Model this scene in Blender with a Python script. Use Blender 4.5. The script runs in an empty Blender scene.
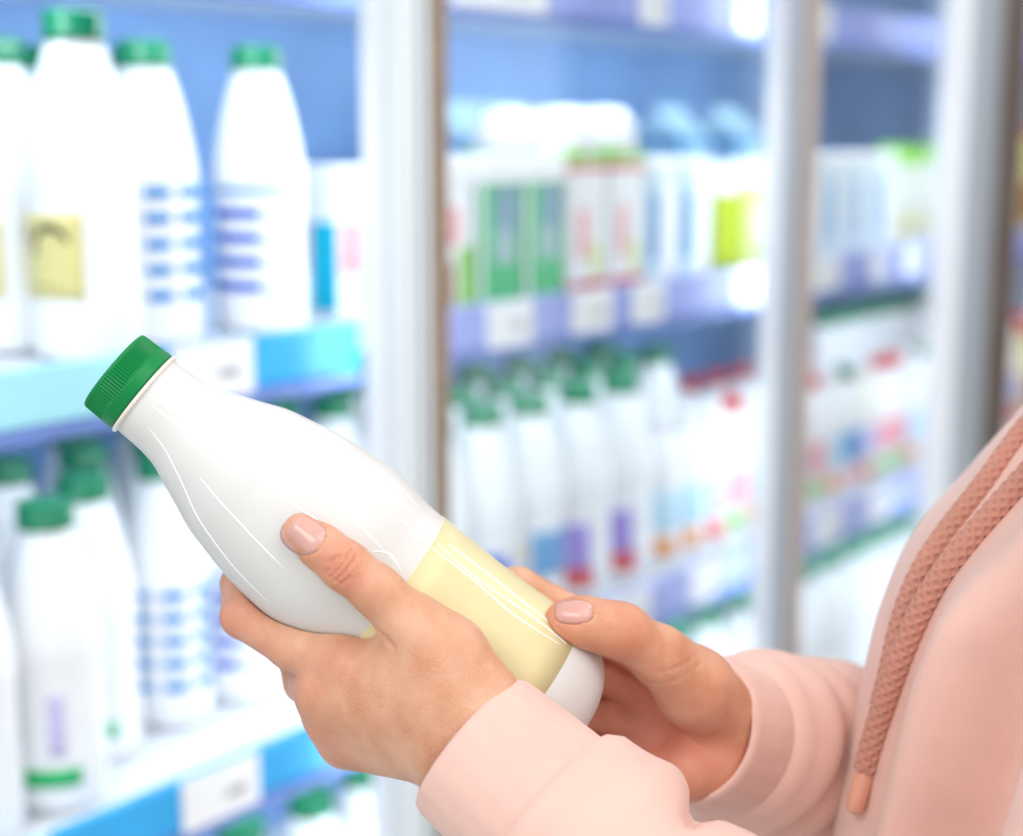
import bpy, bmesh, math, random
import numpy as np
from mathutils import Vector, Matrix

random.seed(7)
rng = np.random.default_rng(7)
S = bpy.context.scene
COL = S.collection

# ------------------------------------------------------------------ camera
F = 1574.0; CX, CY = 511.5, 418.0
YAW = math.radians(37.5); PITCH = math.radians(10.4)
CAM = np.array([0, 0, 1.45])
FH = np.array([math.cos(YAW), math.sin(YAW), 0.0])
RT = np.array([math.sin(YAW), -math.cos(YAW), 0.0])
ZUP = np.array([0, 0, 1.0])
FW = FH * math.cos(PITCH) - ZUP * math.sin(PITCH)
UP = FH * math.sin(PITCH) + ZUP * math.cos(PITCH)
cam_d = bpy.data.cameras.new('camera')
cam = bpy.data.objects.new('camera', cam_d); COL.objects.link(cam)
M3 = Matrix((RT, UP, -FW)).transposed()
cam.matrix_world = Matrix.Translation(CAM) @ M3.to_4x4()
cam_d.sensor_width = 36; cam_d.lens = F / 1023 * 36
cam_d.clip_start = 0.02
cam_d.dof.use_dof = True
cam_d.dof.focus_distance = 0.665
cam_d.dof.aperture_fstop = 4.0
S.camera = cam

# ------------------------------------------------------------------ world, exposure, big lamps
S.view_settings.view_transform = 'Standard'
S.view_settings.look = 'None'
S.view_settings.gamma = 1
S.view_settings.exposure = 0.5
S.view_settings.use_curve_mapping = False
w = bpy.data.worlds.new('world'); S.world = w; w.use_nodes = True
w.node_tree.nodes['Background'].inputs[0].default_value = (0.93, 0.96, 1.0, 1)
w.node_tree.nodes['Background'].inputs[1].default_value = 0.66

def area_lamp(name, loc, target, sx, sy, watts, col=(1, 1, 1)):
    l = bpy.data.lights.new(name, 'AREA'); l.shape = 'RECTANGLE'; l.size = sx; l.size_y = sy
    l.energy = watts; l.color = col
    o = bpy.data.objects.new(name, l); COL.objects.link(o)
    o.location = loc
    o.rotation_euler = (Vector(target) - Vector(loc)).to_track_quat('-Z', 'Y').to_euler()
    return o
# the shop's ceiling panels over the aisle
area_lamp('ceiling_lamp', (0.15, -0.75, 2.75), (0.45, 0.3, 1.2), 1.5, 1.2, 11, (1.0, 0.985, 0.97))
area_lamp('ceiling_lamp', (-1.3, 0.35, 2.75), (0.3, 0.4, 1.2), 1.3, 0.8, 14, (1.0, 0.985, 0.97))
area_lamp('ceiling_lamp', (2.3, -0.3, 2.8), (2.3, -0.1, 0), 1.3, 0.6, 16, (1.0, 0.98, 0.95))

# ------------------------------------------------------------------ helpers
def P(x, y, d):
    """point seen at image (x, y), d metres along the lens axis"""
    return CAM + d * (FW + RT * (x - CX) / F + UP * (CY - y) / F)
def J(x, y, z):
    return P(x, y, 0.70 - z / 1000.0)
def at_plane_y(x, y, Y):
    v = FW + RT * (x - CX) / F + UP * (CY - y) / F
    return CAM + v * (Y / v[1])

MATS = {}
def mat(name, col, rough=0.5, metal=0.0, noise=0.0, nscale=20, bump=0.0, bscale=80, coat=0.0,
        sss=0.0, sss_r=(1, .4, .25), emit=None, estr=0, trans=0.0, spec=0.5, sheen=0.0, stretch=None):
    if name in MATS: return MATS[name]
    m = bpy.data.materials.new(name); m.use_nodes = True
    nt = m.node_tree; b = nt.nodes['Principled BSDF']
    b.inputs['Base Color'].default_value = (*col, 1)
    b.inputs['Roughness'].default_value = rough
    b.inputs['Metallic'].default_value = metal
    b.inputs['Specular IOR Level'].default_value = spec
    b.inputs['Coat Weight'].default_value = coat
    b.inputs['Coat Roughness'].default_value = 0.08
    b.inputs['Transmission Weight'].default_value = trans
    if sheen:
        b.inputs['Sheen Weight'].default_value = sheen
        b.inputs['Sheen Roughness'].default_value = 0.4
    if sss:
        b.inputs['Subsurface Weight'].default_value = sss
        b.inputs['Subsurface Radius'].default_value = sss_r
        b.inputs['Subsurface Scale'].default_value = 0.004
    if emit:
        b.inputs['Emission Color'].default_value = (*emit, 1)
        b.inputs['Emission Strength'].default_value = estr
    tc = nt.nodes.new('ShaderNodeTexCoord')
    src = tc.outputs['Object']
    if stretch:
        mp = nt.nodes.new('ShaderNodeMapping'); mp.inputs['Scale'].default_value = stretch
        nt.links.new(src, mp.inputs['Vector']); src = mp.outputs['Vector']
    if noise:
        n = nt.nodes.new('ShaderNodeTexNoise'); n.inputs['Scale'].default_value = nscale
        n.inputs['Detail'].default_value = 4
        nt.links.new(src, n.inputs['Vector'])
        r = nt.nodes.new('ShaderNodeValToRGB')
        a = [max(0, c * (1 - noise)) for c in col]; c2 = [min(1, c * (1 + noise * .6)) for c in col]
        r.color_ramp.elements[0].color = (*a, 1); r.color_ramp.elements[1].color = (*c2, 1)
        r.color_ramp.elements[0].position = .3; r.color_ramp.elements[1].position = .7
        nt.links.new(n.outputs['Fac'], r.inputs['Fac'])
        nt.links.new(r.outputs['Color'], b.inputs['Base Color'])
    if bump:
        n2 = nt.nodes.new('ShaderNodeTexNoise'); n2.inputs['Scale'].default_value = bscale
        n2.inputs['Detail'].default_value = 3
        nt.links.new(src, n2.inputs['Vector'])
        bp = nt.nodes.new('ShaderNodeBump'); bp.inputs['Strength'].default_value = bump
        bp.inputs['Distance'].default_value = 0.001
        nt.links.new(n2.outputs['Fac'], bp.inputs['Height'])
        nt.links.new(bp.outputs['Normal'], b.inputs['Normal'])
    MATS[name] = m
    return m

def mesh_obj(name, verts, faces, m, parent=None, smooth=True, loc=None):
    me = bpy.data.meshes.new(name)
    me.from_pydata([tuple(map(float, v)) for v in verts], [], [tuple(map(int, f)) for f in faces])
    me.update()
    if smooth:
        me.polygons.foreach_set('use_smooth', [True] * len(me.polygons))
    ms = m if isinstance(m, (list, tuple)) else [m]
    for q in ms: me.materials.append(q)
    o = bpy.data.objects.new(name, me); COL.objects.link(o)
    if parent is not None: o.parent = parent
    if loc is not None: o.location = loc
    return o

def obj_from_bm(name, bm, m, parent=None, smooth=False):
    me = bpy.data.meshes.new(name); bm.to_mesh(me); bm.free()
    if smooth: me.polygons.foreach_set('use_smooth', [True] * len(me.polygons))
    for q in (m if isinstance(m, (list, tuple)) else [m]): me.materials.append(q)
    o = bpy.data.objects.new(name, me); COL.objects.link(o)
    if parent is not None: o.parent = parent
    return o

def box_bm(lo, hi, bev=0.0, bm=None, seg=2):
    own = bm is None
    b = bmesh.new()
    bmesh.ops.create_cube(b, size=1)
    lo = np.array(lo, float); hi = np.array(hi, float)
    for v in b.verts:
        v.co = Vector((lo + hi) / 2 + np.array(v.co) * (hi - lo))
    if bev:
        bmesh.ops.bevel(b, geom=b.edges[:], offset=bev, segments=seg, affect='EDGES', profile=.5)
    if own: return b
    tmp = bpy.data.meshes.new('t'); b.to_mesh(tmp); b.free(); bm.from_mesh(tmp); bpy.data.meshes.remove(tmp)
    return bm

def box(name, lo, hi, m, parent=None, bev=0.0):
    return obj_from_bm(name, box_bm(lo, hi, bev), m, parent)

def empty(name, loc=(0, 0, 0), rz=0.0):
    o = bpy.data.objects.new(name, None); COL.objects.link(o)
    o.location = loc; o.rotation_euler.z = rz; o.empty_display_size = .05
    return o

def tag(o, label=None, cat=None, group=None, kind=None):
    if label: o['label'] = label
    if cat: o['category'] = cat
    if group: o['group'] = group
    if kind: o['kind'] = kind
    return o

def copy_tree(o, parent=None):
    c = o.copy(); COL.objects.link(c)
    if parent is not None: c.parent = parent
    for ch in [q for q in bpy.data.objects if q.parent is o]:
        copy_tree(ch, c)
    return c

def lathe(prof, seg=40, close_top=True, close_bot=True):
    """prof: list of (r, z); returns verts, faces around +Z"""
    vs, fs = [], []
    n = len(prof)
    for r, z in prof:
        for k in range(seg):
            a = 2 * math.pi * k / seg
            vs.append((r * math.cos(a), r * math.sin(a), z))
    for i in range(n - 1):
        for k in range(seg):
            k2 = (k + 1) % seg
            fs.append((i * seg + k, i * seg + k2, (i + 1) * seg + k2, (i + 1) * seg + k))
    if close_bot: fs.append(tuple(range(seg - 1, -1, -1)))
    if close_top: fs.append(tuple((n - 1) * seg + k for k in range(seg)))
    return vs, fs

def smooth_prof(pts, n):
    """Catmull-Rom through (r, z) points"""
    p = np.array(pts, float); out = []
    m = len(p)
    for i in range(m - 1):
        p0 = p[max(i - 1, 0)]; p1 = p[i]; p2 = p[i + 1]; p3 = p[min(i + 2, m - 1)]
        for t in np.linspace(0, 1, n, endpoint=False):
            t2, t3 = t * t, t * t * t
            out.append(.5 * (2 * p1 + (p2 - p0) * t + (2 * p0 - 5 * p1 + 4 * p2 - p3) * t2 + (3 * p1 - p0 - 3 * p2 + p3) * t3))
    out.append(p[-1])
    return np.array(out)

def spline(pts, n):
    return smooth_prof(pts, n)

# ------------------------------------------------------------------ implicit surfaces for the hands
def smin(a, b, k):
    h = np.clip(.5 + .5 * (b - a) / k, 0, 1)
    return b * (1 - h) + a * h - k * h * (1 - h)
def smax(a, b, k):
    return -smin(-a, -b, k)
def cone(p, a, b, ra, rb):
    a = np.asarray(a, float); b = np.asarray(b, float)
    ba = b - a; pa = p - a
    h = np.clip(pa @ ba / max(ba @ ba, 1e-12), 0, 1)
    return np.linalg.norm(pa - h[:, None] * ba, axis=1) - (ra + (rb - ra) * h)
def chain(p, pts, rad, k):
    d = None
    for i in range(len(pts) - 1):
        c = cone(p, pts[i], pts[i + 1], rad[i], rad[i + 1])
        d = c if d is None else smin(d, c, k)
    return d
def surface_nets(f, lo, hi, res, B=12, marg=.004):
    lo = np.array(lo, float); hi = np.array(hi, float)
    nb = np.ceil((hi - lo) / (res * B)).astype(int)
    n = nb * B + 1
    val = np.full(n, 1.0, np.float32)
    ii = np.stack(np.meshgrid(*[np.arange(q) for q in nb], indexing='ij'), -1).reshape(-1, 3)
    cen = lo + (ii + .5) * B * res
    dc = f(cen)
    keep = np.abs(dc) < B * res * .9 + marg
    off = np.stack(np.meshgrid(*[np.arange(B + 1)] * 3, indexing='ij'), -1).reshape(-1, 3)
    for q, dq in zip(ii[~keep], dc[~keep]):
        if dq < 0:
            s = q * B
            val[s[0]:s[0] + B + 1, s[1]:s[1] + B + 1, s[2]:s[2] + B + 1] = -1
    ks = ii[keep]
    CH = 60
    for c0 in range(0, len(ks), CH):
        sub = ks[c0:c0 + CH]
        idx = (sub[:, None, :] * B + off[None]).reshape(-1, 3)
        v = f(lo + idx * res)
        val[idx[:, 0], idx[:, 1], idx[:, 2]] = v
    neg = val < 0
    # cells
    cnt = np.zeros(n - 1, np.int16)
    for dx in (0, 1):
        for dy in (0, 1):
            for dz in (0, 1):
                cnt += neg[dx:n[0] - 1 + dx, dy:n[1] - 1 + dy, dz:n[2] - 1 + dz]
    act = (cnt > 0) & (cnt < 8)
    ci = np.argwhere(act)
    vid = np.full(n - 1, -1, np.int64); vid[act] = np.arange(len(ci))
    acc = np.zeros((len(ci), 3)); num = np.zeros(len(ci))
    corners = [(a, b, c) for a in (0, 1) for b in (0, 1) for c in (0, 1)]
    for a in corners:
        for ax in range(3):
            if a[ax]: continue
            b = list(a); b[ax] = 1
            va = val[ci[:, 0] + a[0], ci[:, 1] + a[1], ci[:, 2] + a[2]]
            vb = val[ci[:, 0] + b[0], ci[:, 1] + b[1], ci[:, 2] + b[2]]
            cr = (va < 0) != (vb < 0)
            t = np.where(cr, va / np.where(cr, va - vb, 1), 0)
            pos = np.tile(np.array(a, float), (len(ci), 1)); pos[:, ax] = t
            acc[cr] += pos[cr]; num[cr] += 1
    V = lo + (ci + acc / num[:, None]) * res
    faces = []
    for ax in range(3):
        u, w_ = [q for q in range(3) if q != ax]
        sl0 = [slice(None)] * 3; sl1 = [slice(None)] * 3
        sl0[ax] = slice(0, -1); sl1[ax] = slice(1, None)
        cr = neg[tuple(sl0)] != neg[tuple(sl1)]
        e = np.argwhere(cr)
        e = e[(e[:, u] > 0) & (e[:, w_] > 0) & (e[:, u] < n[u] - 1) & (e[:, w_] < n[w_] - 1)]
        sgn = neg[e[:, 0], e[:, 1], e[:, 2]]
        def cell(du, dw):
            c = e.copy(); c[:, u] -= du; c[:, w_] -= dw
            return vid[c[:, 0], c[:, 1], c[:, 2]]
        q = np.stack([cell(1, 1), cell(0, 1), cell(0, 0), cell(1, 0)], 1)
        flip = sgn if ax != 1 else ~sgn
        q[~flip] = q[~flip][:, ::-1]
        faces.append(q)
    Fq = np.concatenate(faces)
    Fq = Fq[(Fq >= 0).all(1)]
    # keep the largest connected surface
    par = np.arange(len(V)); a_ = np.concatenate([Fq[:, 0], Fq[:, 1], Fq[:, 2]]); b_ = np.concatenate([Fq[:, 1], Fq[:, 2], Fq[:, 3]])
    while True:
        pa, pb = par[a_], par[b_]; l_, h_ = np.minimum(pa, pb), np.maximum(pa, pb); m_ = l_ != h_
        if not m_.any(): break
        np.minimum.at(par, h_[m_], l_[m_])
        while True:
            pp = par[par]
            if (pp == par).all(): break
            par = pp
    u_, c_ = np.unique(par, return_counts=True); keepv = par == u_[np.argmax(c_)]
    new = np.cumsum(keepv) - 1
    Fq = new[Fq[keepv[Fq[:, 0]]]]
    return V[keepv], Fq
def relax(V, Fq, it=2, lam=.5):
    E = np.concatenate([Fq[:, [0, 1]], Fq[:, [1, 2]], Fq[:, [2, 3]], Fq[:, [3, 0]]])
    for _ in range(it):
        s = np.zeros_like(V); c = np.zeros(len(V))
        np.add.at(s, E[:, 0], V[E[:, 1]]); np.add.at(c, E[:, 0], 1)
        np.add.at(s, E[:, 1], V[E[:, 0]]); np.add.at(c, E[:, 1], 1)
        V = V + lam * (s / np.maximum(c, 1)[:, None] - V)
    return V
def grad(f, p, e=.0006):
    g = np.stack([f(p + np.eye(3)[i] * e) - f(p - np.eye(3)[i] * e) for i in range(3)], 1)
    return g / np.maximum(np.linalg.norm(g, axis=1), 1e-9)[:, None]

#@@STRUCTURE
# ================================================================== the shop: floor and far wall
YR = 1.145                      # front line of the shelf rails
YD = YR - 0.06                  # plane of the glass doors
m_floor = mat('floor_tile', (.62, .60, .57), .25, noise=.15, nscale=6)
tag(box('floor', (-2.5, -2.5, -.02), (6.5, 2.2, 0), m_floor), kind='structure')
m_wallb = mat('brown_wall', (.16, .115, .085), .6, noise=.25, nscale=4)
tag(box('wall_back', (-2.5, 2.2, 0), (6.5, 2.3, 3.0), mat('pale_wall', (.7, .72, .74), .7, noise=.05)), kind='structure')
tag(box('wall_right', (6.5, -2.5, 0), (6.6, 2.3, 3.0), m_wallb), kind='structure')

# ================================================================== the refrigerator
m_white_metal = mat('white_enamel', (.86, .89, .93), .35, noise=.03)
m_alu = mat('brushed_aluminium', (.80, .86, .88), .42, metal=.12, noise=.1, nscale=60, stretch=(1, 1, .03))
m_alu_d = mat('dark_aluminium', (.38, .42, .46), .4, metal=.15, noise=.1, nscale=60, stretch=(1, 1, .03))
m_gasket = mat('tan_gasket', (.31, .23, .17), .6, noise=.15, nscale=40)
m_backp = mat('blue_back_panel', (.27, .49, .86), .45, noise=.25, nscale=3)
m_shelf = mat('white_shelf', (.84, .88, .93), .35, noise=.04)
m_rail_b = mat('sky_blue_rail', (.03, .42, .86), .3, noise=.12, nscale=8)
m_rail_c = mat('pale_cyan_rail', (.42, .86, .96), .3, noise=.06, nscale=8)
m_rail_v = mat('violet_rail', (.36, .42, .86), .3, noise=.15, nscale=8)
m_lip = mat('indigo_lip', (.16, .25, .62), .4, noise=.1)
m_led = mat('led_light', (1, 1, 1), .4, emit=(.86, .94, 1.0), estr=6)

PF, PB = 1.058, 1.084           # front and back of the posts
FX0, FX1 = 0.30, 4.30
YB = YR + 0.52
SH = {'upper': 1.238, 'lower': 0.812, 'third': 0.405, 'top': 1.625}
fr = empty('display_refrigerator', (0, 0, 0))
tag(fr, 'long supermarket display refrigerator with aluminium posts, blue back and glass doors', 'refrigerator')
box('back_panel', (FX0, YB, .12), (FX1, YB + .03, 2.06), m_backp, fr)
box('side_panel', (FX0 - .04, YR - .02, 0), (FX0, YB + .03, 2.1), m_white_metal, fr, .004)
box('side_panel', (FX1, YR - .03, 0), (FX1 + .04, YB + .03, 2.1), m_white_metal, fr, .004)
box('end_panel', (2.80, PF - .012, 0), (2.92, PB, 2.1), mat('dark_brown_panel', (.13, .10, .085), .45, noise=.2, nscale=5), fr, .004)
box('top_panel', (FX0, YD, 2.06), (FX1, YB + .03, 2.16), m_white_metal, fr, .004)
box('plinth', (FX0, YR + .02, 0), (FX1, YB + .03, .12), m_alu_d, fr, .004)
for nm, zz in SH.items():
    box('shelf', (FX0, YR + .004, zz - .022), (FX1, YB, zz), m_shelf, fr, .003)
    # one rail for each bay
    for (xa, xb, mm) in ((FX0, .93 if zz > 1 else .80, m_rail_c), (.93 if zz > 1 else .80, 1.22, m_rail_b), (1.23, 2.08, m_rail_v), (2.09, 2.85, m_rail_v), (2.86, FX1, m_rail_v)):
        r = box('price_rail', (xa + .004, YR - .010, zz - .040), (xb - .004, YR + .003, zz + .012), mm, fr, .002)
        box('rail_lip', (xa + .004, YR - .014, zz - .054), (xb - .004, YR + .003, zz - .041), m_lip, r, .002)
# posts between the bays
def post(xa, xb, parts):
    pz0, pz1 = .12, 2.06
    p = box('post', (xa, PF, pz0), (xb, PB, pz1), m_white_metal, fr, .003)
    for (fa, fb, mm, dy) in parts:
        box('trim_strip', (xa + (xb - xa) * fa, PF - dy, pz0), (xa + (xb - xa) * fb, PF - .0005, pz1), mm, p, .002)
    box('led_strip', (xa + .030, PB, .3), (xa + .042, PB + .006, 1.98), m_led, p)
    box('led_strip', (xb - .024, PB, .3), (xb - .012, PB + .006, 1.98), m_led, p)
    return p
post(1.166, 1.258, ((.10, .48, m_alu, .012), (.49, .60, m_alu_d, .006), (.60, .71, m_alu, .010), (.72, .99, m_gasket, .013)))
m_alu_m = mat('grey_aluminium', (.50, .54, .60), .4, metal=.3, noise=.1, nscale=60, stretch=(1, 1, .03))
m_beige = mat('beige_gasket', (.44, .37, .34), .6, noise=.12, nscale=40)
post(1.995, 2.088, ((.02, .36, m_alu_m, .012), (.37, .56, m_alu_d, .006), (.57, .98, m_beige, .012)))
post(2.60, 2.80, ((.34, .70, m_alu_m, .012), (.71, .98, m_alu_d, .008)))

# glass
m_glass = bpy.data.materials.new('door_glass'); m_glass.use_nodes = True
nt = m_glass.node_tree; nt.nodes.clear()
out = nt.nodes.new('ShaderNodeOutputMaterial'); mx = nt.nodes.new('ShaderNodeMixShader')
tr = nt.nodes.new('ShaderNodeBsdfTransparent'); gl = nt.nodes.new('ShaderNodeBsdfGlossy'); lw = nt.nodes.new('ShaderNodeLayerWeight'); pw = nt.nodes.new('ShaderNodeMath'); fn = nt.nodes.new('ShaderNodeMath')
tr.inputs[0].default_value = (.965, .98, .985, 1); gl.inputs['Roughness'].default_value = .03; lw.inputs['Blend'].default_value = .5; pw.operation = 'POWER'; pw.inputs[1].default_value = 4.0
fn.operation = 'MULTIPLY_ADD'; fn.inputs[1].default_value = .9; fn.inputs[2].default_value = .05
nt.links.new(lw.outputs['Facing'], pw.inputs[0]); nt.links.new(pw.outputs[0], fn.inputs[0])
nt.links.new(fn.outputs[0], mx.inputs[0]); nt.links.new(tr.outputs[0], mx.inputs[1]); nt.links.new(gl.outputs[0], mx.inputs[2])
nt.links.new(mx.outputs[0], out.inputs[0])
def door(xa, xb):
    d = box('door', (xa, YD - .012, .13), (xb, YD + .004, .19), m_alu, fr, .003)
    box('top_rail', (xa, YD - .012, 1.99), (xb, YD + .004, 2.05), m_alu, d, .003)
    box('glass_pane', (xa, YD - .006, .188), (xb, YD - .002, 1.992), m_glass, d)
    return d
door(1.259, 1.994); door(2.089, 2.599)

# lamps of the refrigerator: light bars under the front of the shelves and along the posts
def shelf_lamp(xa, xb, z, watts):
    o = area_lamp('shelf_light_bar', ((xa + xb) / 2, YR + .05, z), ((xa + xb) / 2, YR + .20, z - .3), xb - xa, .03, watts, (.82, .92, 1.0))
    return o
def post_lamp(x, watts, tx):
    area_lamp('post_light_bar', (x, YR + .0, 1.15), (tx, YR + .30, 1.15), .03, 1.6, watts, (.86, .94, 1.0)).rotation_euler
for (xa, xb, wv) in ((FX0 + .05, 1.18, .78), (1.30, 2.04, 1.0), (2.17, 3.0, 1.2)):
    for zz, k in (('top', 1.15), ('upper', .72), ('lower', .8)):
        shelf_lamp(xa, xb, SH[zz] - .03, k * wv)

#@@PRODUCTS
def px_of(p):
    v = np.asarray(p, float) - CAM; d = v @ FW
    return CX + F * (v @ RT) / d
def x_at(px, Y, z):
    """X of the spot on a shelf (depth Y, height z) that is seen in image column px"""
    lo, hi = -.5, 6.0
    for _ in range(50):
        m = (lo + hi) / 2
        if px_of((m, Y, z)) < px: lo = m
        else: hi = m
    return lo

ORD = ['first', 'second', 'third', 'fourth', 'fifth', 'sixth', 'seventh', 'eighth', 'ninth', 'tenth', 'eleventh', 'twelfth', 'thirteenth', 'fourteenth']
m_milk = mat('white_plastic', (.90, .92, .94), .22, noise=.02, coat=.3)
m_cream = mat('cream_plastic', (.90, .90, .80), .25, noise=.02, coat=.3)
m_gcap = mat('green_cap', (.0, .20, .09), .3, noise=.1, nscale=60)
m_blueink = mat('blue_print', (.0, .10, .62), .6, spec=.1, noise=.1)
m_cyanink = mat('cyan_print', (.0, .27, .68), .6, spec=.1, noise=.08)
m_olive = mat('gold_label', (.72, .66, .28), .4, noise=.1)
m_dark = mat('dark_print', (.10, .07, .03), .5, noise=.1)
m_greenink = mat('green_print', (.02, .50, .16), .35, noise=.1)
m_red = mat('red_plastic', (.70, .03, .03), .35, noise=.1)
m_orange = mat('orange_print', (.88, .34, .06), .4, noise=.1)
m_purple = mat('purple_print', (.34, .26, .72), .4, noise=.15)
m_pink = mat('pink_print', (.92, .42, .45), .4, noise=.1)
m_lime = mat('lime_pack', (.42, .52, .02), .4, noise=.1)
m_plime = mat('pale_lime_pack', (.78, .86, .34), .4, noise=.08)
m_leaf = mat('leaf_green', (.26, .62, .08), .4, noise=.15)
m_sky = mat('light_blue_pack', (.55, .80, .93), .35, noise=.1)
m_mid = mat('mid_blue_pack', (.10, .34, .66), .35, noise=.15)
m_teal = mat('teal_cap', (.0, .30, .50), .35, noise=.1)
m_wcard = mat('white_card', (.93, .94, .95), .4, noise=.03)
m_lilac = mat('lilac_print', (.62, .58, .86), .4, noise=.12)
m_brown = mat('brown_print', (.36, .14, .05), .45, noise=.15)

BP = [(.030, 0), (.043, .004), (.0475, .014), (.048, .05), (.0465, .07), (.0465, .13), (.048, .148), (.0475, .165), (.0435, .19), (.0365, .222), (.0290, .246), (.0250, .258), (.0240, .266), (.0235, .272)]
BP = [(r_, z_ * 1.045) for r_, z_ in BP]
BPs = smooth_prof(BP, 4)
def bottle_r(z):
    return float(np.interp(z, BPs[:, 1], BPs[:, 0]))
CAPP = [(.0262, .259), (.0270, .260), (.0270, .266), (.0263, .2665), (.0263, .281), (.0252, .2835), (.020, .2845), (.001, .2845)]
CAPP = [(r_, z_ + .272 * .045) for r_, z_ in CAPP]
def band(name, z0, z1, m, parent, a0=0, a1=360, eps=.0006, n=None, rf=bottle_r):
    n = n or max(3, int((a1 - a0) / 9)); nz = max(2, int((z1 - z0) / .01) + 1)
    vs, fs = [], []
    for lay in (0, 1):
        for i in range(nz):
            z = z0 + (z1 - z0) * i / (nz - 1); r = rf(z) + (eps if lay else -.0008)
            for k in range(n + 1):
                a = math.radians(a0 + (a1 - a0) * k / n)
                vs.append((r * math.cos(a), r * math.sin(a), z))
    W = n + 1; L = nz * W
    for i in range(nz - 1):
        for k in range(n):
            q = (i * W + k, i * W + k + 1, (i + 1) * W + k + 1, (i + 1) * W + k)
            fs.append(tuple(L + x for x in q)); fs.append(q[::-1])
    def side(idx):
        for a, b in zip(idx[:-1], idx[1:]): fs.append((a, b, b + L, a + L))
    side([k for k in range(W)]); side([(nz - 1) * W + k for k in range(W)][::-1])
    side([i * W for i in range(nz)][::-1]); side([i * W + n for i in range(nz)])
    return mesh_obj(name, vs, fs, m, parent)
def arc_mark(name, m, parent, ac, zc, ra, rz, t0, t1, wid, rf=bottle_r):
    """a curved printed stroke lying on the wall of a bottle"""
    vs, fs = [], []; n = 14
    for k in range(n + 1):
        t = math.radians(t0 + (t1 - t0) * k / n)
        for s in (-.5, .5):
            a = math.radians(ac + (ra + s * wid * ra / rz * .6) * math.cos(t)); z = zc + (rz + s * wid) * math.sin(t)
            for e in (-.0005, .0012):
                r = rf(z) + e; vs.append((r * math.cos(a), r * math.sin(a), z))
    for k in range(n):
        b = k * 4; c = b + 4
        for (i, j) in ((0, 1), (1, 3), (3, 2), (2, 0)): fs.append((b + i, b + j, c + j, c + i))
    return mesh_obj(name, vs, fs, m, parent)

VIEW_A = -140            # side of a bottle that looks at the aisle and the camera
def make_bottle(kind):
    t = empty('milk_bottle')
    v, f = lathe([tuple(q) for q in BPs], 36)
    mesh_obj('bottle_body', v, f, m_cream if kind in ('plainlabel',) else m_milk, t)
    v, f = lathe(CAPP, 36); c = mesh_obj('cap', v, f, m_gcap, t)
    if kind == 'stripes':
        for i, z in enumerate((.146, .121, .096, .071, .046)):
            band('printed_stripe', z, z + .0105, m_cyanink, t, VIEW_A - 52, VIEW_A - 12)
            band('printed_stripe', z, z + .0105, m_cyanink, t, VIEW_A + 4, VIEW_A + 34)
            band('printed_stripe', z, z + .0105, m_cyanink, t, VIEW_A + 48, VIEW_A + 88)
    if kind == 'rings':
        band('printed_stripe', .146, .152, m_cyanink, t, VIEW_A - 100, VIEW_A + 70)
        for z, a in ((.120, 40), (.095, 50), (.070, 42), (.045, 30)):
            band('printed_stripe', z, z + .0105, m_blueink, t, VIEW_A - 105, VIEW_A + 5)
            band('printed_stripe', z + .001, z + .004, m_cyanink, t, VIEW_A, VIEW_A + a)
    if kind == 'gold':
        band('label_band', .055, .128, m_olive, t, VIEW_A - 110, VIEW_A + 12)
        arc_mark('printed_mark', m_dark, t, VIEW_A - 25, .098, 22, .018, 20, 200, .007)
        arc_mark('printed_mark', m_dark, t, VIEW_A - 80, .098, 20, .018, 20, 200, .007)
        band('printed_line', .064, .068, m_dark, t, VIEW_A - 50, VIEW_A - 6)
    if kind == 'greenfoot':
        band('label_band', .030, .048, m_greenink, t, VIEW_A - 70, VIEW_A + 40)
        band('printed_mark', .095, .112, m_plime, t, VIEW_A - 60, VIEW_A - 40)
        band('label_band', .060, .12, m_lilac, t, VIEW_A + 5, VIEW_A + 24)
    if kind == 'bluefoot':
        band('label_band', .045, .095, m_lilac, t, VIEW_A - 100, VIEW_A + 90)
        band('printed_mark', .080, .110, m_blueink, t, VIEW_A - 50, VIEW_A + 40, .0012)
        band('printed_mark', .02, .04, m_orange, t, VIEW_A - 40, VIEW_A + 20)
    if kind == 'purplefoot':
        band('label_band', .045, .11, m_purple, t, VIEW_A - 100, VIEW_A + 20)
        band('printed_mark', .02, .05, m_red, t, VIEW_A - 40, VIEW_A + 25)
    if kind == 'orangefoot':
        band('label_band', .06, .12, m_mid, t, VIEW_A + 0, VIEW_A + 80)
        band('printed_mark', .02, .058, m_orange, t, VIEW_A - 50, VIEW_A + 15)
        band('printed_mark', .075, .105, m_olive, t, VIEW_A - 50, VIEW_A - 10)
    return t

def slim_r(z): return float(np.interp(z, [0, .004, .012, .15, .185, .205, .215], [.022, .029, .031, .031, .024, .016, .015]))
SLIMP = smooth_prof([(.022, 0), (.029, .004), (.031, .012), (.031, .08), (.031, .15), (.024, .185), (.016, .205), (.015, .215)], 3)
def make_slim(body, band_m, cap_m, foot_m):
    t = empty('yoghurt_bottle')
    v, f = lathe([tuple(q) for q in SLIMP], 28); mesh_obj('bottle_body', v, f, body, t)
    v, f = lathe([(.0175, .208), (.0175, .226), (.016, .229), (.001, .229)], 28); mesh_obj('cap', v, f, cap_m, t)
    band('label_band', .06, .12, band_m, t, 0, 360, .0007, 28, slim_r)
    band('printed_mark', .022, .05, foot_m, t, VIEW_A - 60, VIEW_A + 40, .0007, None, slim_r)
    return t

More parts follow.
